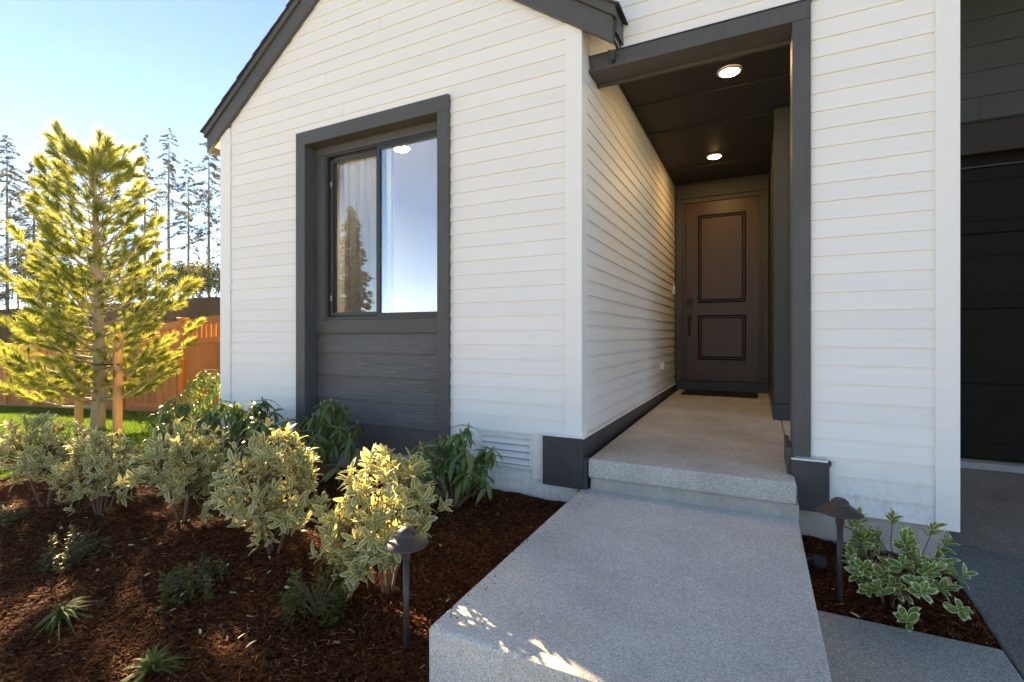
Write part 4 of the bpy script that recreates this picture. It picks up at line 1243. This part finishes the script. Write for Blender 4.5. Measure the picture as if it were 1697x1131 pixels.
# ------------------------------------------------------------------ fence
random.seed(9)
fence = thing('fence', 'orange-stained cedar fence with open slatted top, behind the pine tree', 'fence', (-10.3, 5.8, -1.52))
fd = Vector((-0.9988, 0.0485, 0)); fn = Vector((0.0485, 0.9988, 0))
P0 = Vector((-10.3, 5.8, 0))
def fz(s): return -1.50 - 0.063 * s
def fbox(name, s0, s1, d0, d1, h0, h1, mat=M['cedar'], bevel=0.0, level=False, par=None):
    mb = MB(); vs = []
    for h_ in (h0, h1):
        for (s, d) in ((s0, d0), (s1, d0), (s1, d1), (s0, d1)):
            p = P0 + fd * s + fn * d
            zz = fz((s0 + s1) / 2) if level else fz(s)
            vs.append((p.x, p.y, zz + h_))
    mb.add(vs, [(0, 3, 2, 1), (4, 5, 6, 7), (0, 1, 5, 4), (1, 2, 6, 5), (2, 3, 7, 6), (3, 0, 4, 7)])
    return mb.build(name, mat, par or fence, bevel=bevel)
SEC = 2.4
for q in range(-2, 6):
    s0 = q * SEC
    post = fbox('post', s0 - 0.06, s0 + 0.06, -0.06, 0.06, -0.1, 1.82, level=True, bevel=0.004)
    fbox('post_cap', s0 - 0.085, s0 + 0.085, -0.085, 0.085, 1.8205, 1.855, level=True, bevel=0.012, par=post)
    a, b = s0 + 0.062, s0 + SEC - 0.062
    fbox('rail', a, b, -0.022, 0.022, 1.66, 1.795)
    fbox('rail', a, b, -0.026, 0.026, 1.29, 1.40)
    fbox('rail', a, b, -0.026, 0.026, 0.02, 0.13)
    nn = 16
    pw_ = (b - a) / nn
    for i in range(nn):
        fbox('picket', a + i * pw_ + 0.002, a + (i + 1) * pw_ - 0.002, (-0.012 if i % 2 else -0.003), (0.006 if i % 2 else 0.014), 0.131, 1.289)
    nn = 14
    pw_ = (b - a) / nn
    for i in range(nn):
        fbox('slat', a + i * pw_ + 0.028, a + (i + 1) * pw_ - 0.028, -0.012, 0.012, 1.401, 1.659)
fbox('retaining_board', -5.2, 13.0, -0.045, -0.028, -0.2, 0.06)

# ------------------------------------------------------------------ staked pine in the lawn
random.seed(17)
TX, TY = -9.45, 4.0
TB = g(TX, TY)
pine = thing('pine_tree', 'young yellow-green pine with long needles staked in the lawn', 'tree', (TX, TY, TB))
tr = MB()
TH = 4.30
def trunk_at(t):
    return Vector((TX + 0.05 * math.sin(t * 3), TY + 0.03 * math.sin(t * 4 + 1), TB + TH * t))
tr.tube([trunk_at(i / 14) - (Vector((0, 0, 0.1)) if i == 0 else Vector()) for i in range(15)], [0.095 * (1 - 0.9 * (i / 14)) + 0.008 for i in range(15)], 10)
tr.build('trunk', M['bark'], pine, True)
# tufts: shoots with long needles
def tuft_mesh(seed, nn, L, NL):
    R_ = random.Random(seed); vs = []; fs = []
    for i in range(nn):
        t = (i / nn) ** 0.8
        a = i * 2.399; e = min(0.98, R_.uniform(0.05, 0.6) + 0.45 * t)
        p = Vector((L * t, 0, 0))
        v = Vector((math.cos(0.5 * math.pi * (1 - e)), math.sin(0.5 * math.pi * (1 - e)) * math.cos(a), math.sin(0.5 * math.pi * (1 - e)) * math.sin(a))).normalized()
        s = v.cross(Vector((0.3, math.cos(a + 1.2), math.sin(a + 1.2)))).normalized() * 0.0028
        l = NL * R_.uniform(0.75, 1.1)
        mid = p + v * l * 0.55 + Vector((0.008, 0, 0))
        end = p + v * l + Vector((0.02, 0, -0.006))
        b0 = len(vs)
        vs += [p - s, p + s, mid + s * 0.9, mid - s * 0.9, end]
        fs += [(b0, b0 + 1, b0 + 2, b0 + 3), (b0 + 3, b0 + 2, b0 + 4, b0 + 4)]
    me = bpy.data.meshes.new('needle_tuft')
    me.from_pydata([tuple(v) for v in vs], [], [f if f[2] != f[3] else f[:3] for f in fs])
    me.materials.append(M['pine']); me.update()
    return me
def tuft_quads(seed, nn, L, NL):
    me = tuft_mesh(seed, nn, L, NL)
    return me
TM = [tuft_mesh(100 + i, 105, 0.11 + 0.022 * i, 0.105) for i in range(4)]
pl = []
br = MB()
def tuft(p, d, s):
    pl.append((random.randrange(4), mat4(p, frame(d, Vector((0, 0, 1)), random.uniform(0, 6.28)), s)))
for w_ in range(19):
    t = 0.10 + 0.85 * w_ / 18
    nb_ = 7 if t < 0.7 else 6
    for j in range(nb_):
        a = w_ * 1.1 + j * 6.283 / nb_ + random.uniform(-.3, .3)
        t2 = t + random.uniform(-.02, .02)
        o_ = trunk_at(t2)
        ln = (1.13 * (1 - t2) ** 0.52 + 0.14) * random.uniform(0.58, 1.22)
        if t2 < 0.28: ln *= 1.12
        rise = (0.15 + 0.75 * t2) * random.uniform(0.7, 1.3)
        h_ = Vector((math.cos(a), math.sin(a), 0))
        pts = [o_ + h_ * ln * q + Vector((0, 0, ln * (rise * q + (0.22 if t2 > .3 else .10) * q * q - 0.08 * math.sin(q * 3.1)))) for q in (0, 0.35, 0.7, 1.0)]
        r0 = 0.010 + 0.016 * (1 - t2)
        br.tube(pts, [r0, r0 * .8, r0 * .55, 0.004], 5, False)
        d_end = (pts[3] - pts[2]).normalized()
        tuft(pts[3] - d_end * 0.05, d_end, random.uniform(1.0, 1.35))
        ns_ = max(3, int(ln * 7.5))
        for k_ in range(ns_):
            q = 0.34 + 0.62 * (k_ + random.random() * .6) / ns_
            i_ = 0 if q < .35 else (1 if q < .7 else 2)
            lo = (0, 0.35, 0.7, 1.0)[i_]; hi = (0, 0.35, 0.7, 1.0)[i_ + 1]
            bp_ = pts[i_].lerp(pts[i_ + 1], (q - lo) / (hi - lo))
            sd = 1 if k_ % 2 else -1
            side = Vector((-h_.y, h_.x, 0)) * sd
            dv = (h_ * 0.75 + side * random.uniform(.5, 1.0) + Vector((0, 0, random.uniform(0.1, 0.8)))).normalized()
            sl = random.uniform(0.08, 0.26) * (1.2 - q * .6)
            ep = bp_ + dv * sl
            br.tube([bp_, ep], [0.006, 0.003], 4, False)
            tuft(ep - dv * 0.03, (dv + Vector((0, 0, .25))).normalized(), random.uniform(0.8, 1.25))
tp = trunk_at(1.0)
for i in range(5):
    tuft(tp - Vector((0, 0, 0.28 * i * .5)), Vector((random.uniform(-.15, .15), random.uniform(-.15, .15), 1)).normalized(), 1.25)
for i in range(5):
    a = i * 1.257; d_ = Vector((math.cos(a) * .55, math.sin(a) * .55, .8)).normalized()
    q0 = trunk_at(0.94); br.tube([q0, q0 + d_ * 0.35], [0.010, 0.005], 5, False)
    tuft(q0 + d_ * 0.16, d_, 1.1); tuft(q0 + d_ * 0.32, d_, 1.2)
br.build('branches', M['bark'], pine, True)
# quads-only copy for the merged remainder is not needed: triangulate each needle tip as a tri pair
def tri_np(me):
    V = np.array([v.co[:] for v in me.vertices], dtype=np.float32); Ff = []
    for p in me.polygons:
        vv = list(p.vertices)
        Ff.append(vv[:3])
        if len(vv) == 4: Ff.append([vv[0], vv[2], vv[3]])
    return V, np.array(Ff, dtype=np.int32)
order = sorted(range(len(pl)), key=lambda i: pl[i][1].translation.length)
T = Matrix.Translation(-wloc(pine)); protos = {}
for i in order[:300]:
    k_, mw = pl[i]
    if k_ not in protos: o = bpy.data.objects.new('needle_tuft', TM[k_]); protos[k_] = o
    else: o = protos[k_].copy()
    C.objects.link(o); o.parent = pine; o.matrix_local = T @ mw
if len(pl) > 300:
    Vs = []; Fs = []; base_ = 0; tn_ = [tri_np(m_) for m_ in TM]
    for i in order[300:]:
        k_, mw = pl[i]; V, Ff = tn_[k_]; A_ = np.array(mw)
        Vs.append(V @ A_[:3, :3].T + A_[:3, 3]); Fs.append(Ff + base_); base_ += len(V)
    bulk('needle_foliage', np.concatenate(Vs), np.concatenate(Fs), M['pine'], pine, kind='stuff')

def stake(x, y, label, h):
    zb = g(x, y)
    t = tag(MB().tube([(x, y, zb - 0.1), (x + 0.01, y, zb + h)], [0.062, 0.058], 12).build('tree_stake', M['stake'], bevel=0.006), label, 'stake', 'wooden stakes holding the pine')
    return t
stake(-8.62, 3.92, 'round wooden stake right of the pine trunk', 1.50)
stake(-10.25, 4.1, 'round wooden stake left of the pine trunk', 1.42)
zt = g(-8.62, 3.92) + 1.02
tie = MB(); tie.tube([(-9.56, 4.0, zt + 0.02), (-9.45, 3.87, zt + 0.02), (-9.2, 3.89, zt - 0.02), (-8.68, 3.86, zt), (-8.55, 3.9, zt), (-8.62, 3.99, zt), (-9.2, 3.96, zt - 0.02), (-9.45, 4.12, zt + 0.02), (-9.56, 4.0, zt + 0.02)], 0.014, 6)
tag(tie.build('tree_tie', M['tie']), 'black rubber tie from the pine trunk to the right stake', 'tree tie')

# ------------------------------------------------------------------ trees on the bank
def conifer(x, y, h, r, bare, dens, label, seed, name='fir_tree', group='tall firs on the bank behind the fence', sparse=1.0, bark='firbark', q=(0.12, 0.36)):
    R_ = np.random.default_rng(seed)
    z0 = g(x, y) - 0.2
    t = thing(name, label, 'tree', (x, y, z0), group)
    m_ = MB(); m_.tube([(x, y, z0), (x + R_.normal(0, .1), y, z0 + h * .5), (x + R_.normal(0, .1), y, z0 + h)], [h * 0.0075 + .03, h * 0.0055 + .02, 0.015], 8)
    P = []; D = []
    nbr = int(dens)
    lv = m_
    for i in range(nbr):
        t_ = bare + (1 - bare) * (i / nbr) ** 0.9
        if R_.random() > sparse * (0.55 + 0.45 * t_): continue
        a = R_.uniform(0, 6.283)
        ln = r * ((1 - t_) ** 0.7 * 0.95 + 0.06) * R_.uniform(0.45, 1.15)
        zz = z0 + h * t_
        dr = R_.uniform(-0.45, 0.05)
        hd_ = np.array([math.cos(a), math.sin(a), dr])
        o_ = np.array([x, y, zz])
        e_ = o_ + hd_ * ln
        lv.tube([tuple(o_), tuple(o_ + hd_ * ln * .5 + np.array([0, 0, .08 * ln])), tuple(e_)], [0.018, 0.012, 0.005], 3, False)
        nq = max(16, int(ln * 62))
        for k_ in range(nq):
            f_ = 0.18 + 0.82 * R_.random()
            lat = R_.normal(0, .19) * ln * (1.1 - f_) ; P.append(o_ + hd_ * ln * f_ + np.array([-math.sin(a) * lat, math.cos(a) * lat, R_.normal(0, .06) - 0.16 * f_ * f_ * ln])); D.append(a + R_.normal(0, .7))
    m_.build('trunk', M[bark], t, True)
    P = np.array(P); D = np.array(D); n = len(P)
    L_ = R_.uniform(*q, n); W_ = L_ * R_.uniform(0.12, 0.26, n); tilt = R_.normal(-0.25, 0.35, n)
    d = np.stack([np.cos(D) * np.cos(tilt), np.sin(D) * np.cos(tilt), np.sin(tilt)], -1)
    s = np.stack([-np.sin(D), np.cos(D), R_.normal(0, .5, n)], -1)
    V = np.stack([P - d * L_[:, None] * .4, P + s * W_[:, None], P + d * L_[:, None] * .6, P - s * W_[:, None]], 1).reshape(-1, 3)
    bulk('crown', V, np.arange(4 * n).reshape(-1, 4), M['needle'], t, tone=np.repeat(R_.random(n), 4))
    return t
conifer(-85.0, 26.7, 22.5, 5.6, 0.08, 170, 'dense dark fir at the far left edge behind the pine', 61)
conifer(-84.4, 31.4, 24.0, 5.4, 0.12, 160, 'dark fir left of the pine top, second from the left edge', 62)
conifer(-79.4, 27.3, 19.0, 4.2, 0.15, 120, 'fir between the two dark firs at the far left', 63)
conifer(-64.9, 32.3, 20.8, 2.8, 0.50, 52, 'slender bare-trunked fir, leftmost right of the pine', 64, sparse=0.85)
conifer(-61.3, 33.0, 21.2, 4.2, 0.50, 56, 'tallest bare-trunked fir right of the pine', 65, sparse=0.9)
conifer(-57.2, 32.8, 16.6, 4.0, 0.40, 52, 'bare-trunked fir between the tallest fir and the house corner', 66, sparse=0.85)
conifer(-52.1, 32.0, 18.3, 4.8, 0.34, 66, 'dense fir against the left house corner', 67, sparse=0.9)
conifer(-52.6, 34.6, 18.0, 4.6, 0.12, 60, 'fir half hidden behind the left house corner', 68, sparse=0.8)
conifer(-70.4, 36.3, 16.6, 2.4, 0.50, 36, 'thin distant fir behind the slender one', 69, sparse=0.7)
conifer(-92.0, 30.0, 12.0, 5.0, 0.03, 90, 'broad young fir low on the hill at the far left edge', 101)
conifer(-78.0, 33.0, 11.0, 4.6, 0.03, 90, 'broad young fir low on the hill behind the pine', 102)
# snag
sx, sy = -61.1, 32.0
t = thing('dead_tree', 'thin bare dead trunk among the firs', 'tree', (sx, sy, g(sx, sy)))
MB().tube([(sx, sy, g(sx, sy) - .2), (sx - .5, sy, g(sx, sy) + 6), (sx - .8, sy, g(sx, sy) + 12)], [0.11, 0.08, 0.02], 7).build('trunk', M['firbark'], t, True)
def bush(x, y, h, r, n, label, seed, name='bush', grp='brush at the top of the bank', mat='brushleaf', lf=0.22):
    R_ = np.random.default_rng(seed)
    z0 = g(x, y) - .1
    t = thing(name, label, 'bush', (x, y, z0), grp)
    st = MB()
    for i in range(6):
        a = R_.uniform(0, 6.28); st.tube([(x, y, z0), (x + r * .5 * math.cos(a), y + r * .5 * math.sin(a), z0 + h * .7)], [0.06, 0.02], 5, False)
    st.build('stems', M['firbark'], t, True)
    cl = R_.normal(0, 1, (26, 3)); cl /= np.linalg.norm(cl, axis=1)[:, None]
    cl = cl * R_.uniform(0.3, 0.85, (26, 1)) * np.array([r, r, h * .5]) + np.array([x, y, z0 + h * .55])
    P = cl[R_.integers(0, 26, n)] + R_.normal(0, 1, (n, 3)) * np.array([r, r, h * .5]) * .17
    d = R_.normal(0, 1, (n, 3)); d /= np.linalg.norm(d, axis=1)[:, None]
    s = np.cross(d, R_.normal(0, 1, (n, 3))); s /= np.linalg.norm(s, axis=1)[:, None]
    L_ = R_.uniform(.5, 1.1, (n, 1)) * lf
    V = np.stack([P - d * L_ * .5, P + s * L_ * .28, P + d * L_ * .5, P - s * L_ * .28], 1).reshape(-1, 3)
    bulk('crown', V, np.arange(4 * n).reshape(-1, 4), M[mat], t, tone=np.repeat(R_.random(n), 4))
bush(-53.5, 31.5, 5.6, 2.8, 2600, 'yellow-green brush at the foot of the tallest fir', 71, lf=0.34)
bush(-49.7, 31.0, 4.6, 2.4, 2200, 'yellow-green brush left of the house corner on the bank', 72, lf=0.34)
bush(-47.0, 31.2, 3.6, 2.0, 1600, 'low brush beside the house corner on the bank', 73, lf=0.3)
bush(-57.5, 31.6, 5.2, 2.8, 2600, 'brush showing right behind the pine on the bank', 74, lf=0.34)
bush(-64.6, 30.0, 6.0, 3.2, 2600, 'brush on the bank hidden behind the pine centre', 75, lf=0.34)
bush(-69.4, 28.6, 6.4, 3.4, 2600, 'brush on the bank behind the pine left side', 76, lf=0.34)
bush(-75.5, 26.5, 6.6, 3.6, 2600, 'brush on the bank at the left edge', 77, lf=0.34)

# trees behind the camera, seen only as reflections in the window
conifer(-18.1, -11.7, 9.4, 1.9, 0.12, 240, 'dark conifer across the street, mirrored in the window', 81, 'spruce_tree', 'trees across the street', 1.3, 'soil_dark', (0.14, 0.36))
conifer(-27.5, -15.5, 7.0, 1.6, 0.1, 110, 'smaller conifer across the street beside the dark one', 82, 'spruce_tree', 'trees across the street', 1.2, 'soil_dark', (0.14, 0.36))

# ------------------------------------------------------------------ thin morning haze
hz = MB().box(-424, 424, -424, 424, -14, 34).build('haze', None)
hm, hnt, hout = newmat('haze_volume')
hv = N(hnt, 'ShaderNodeVolumePrincipled')
hv.inputs['Color'].default_value = (0.92, 0.93, 0.95, 1)
hv.inputs['Density'].default_value = HAZE
hv.inputs['Anisotropy'].default_value = 0.2
hnt.links.new(hv.outputs[0], hout.inputs['Volume'])
hz.data.materials.clear(); hz.data.materials.append(hm)
tag(hz, 'thin sunlit haze in the air', kind='stuff')
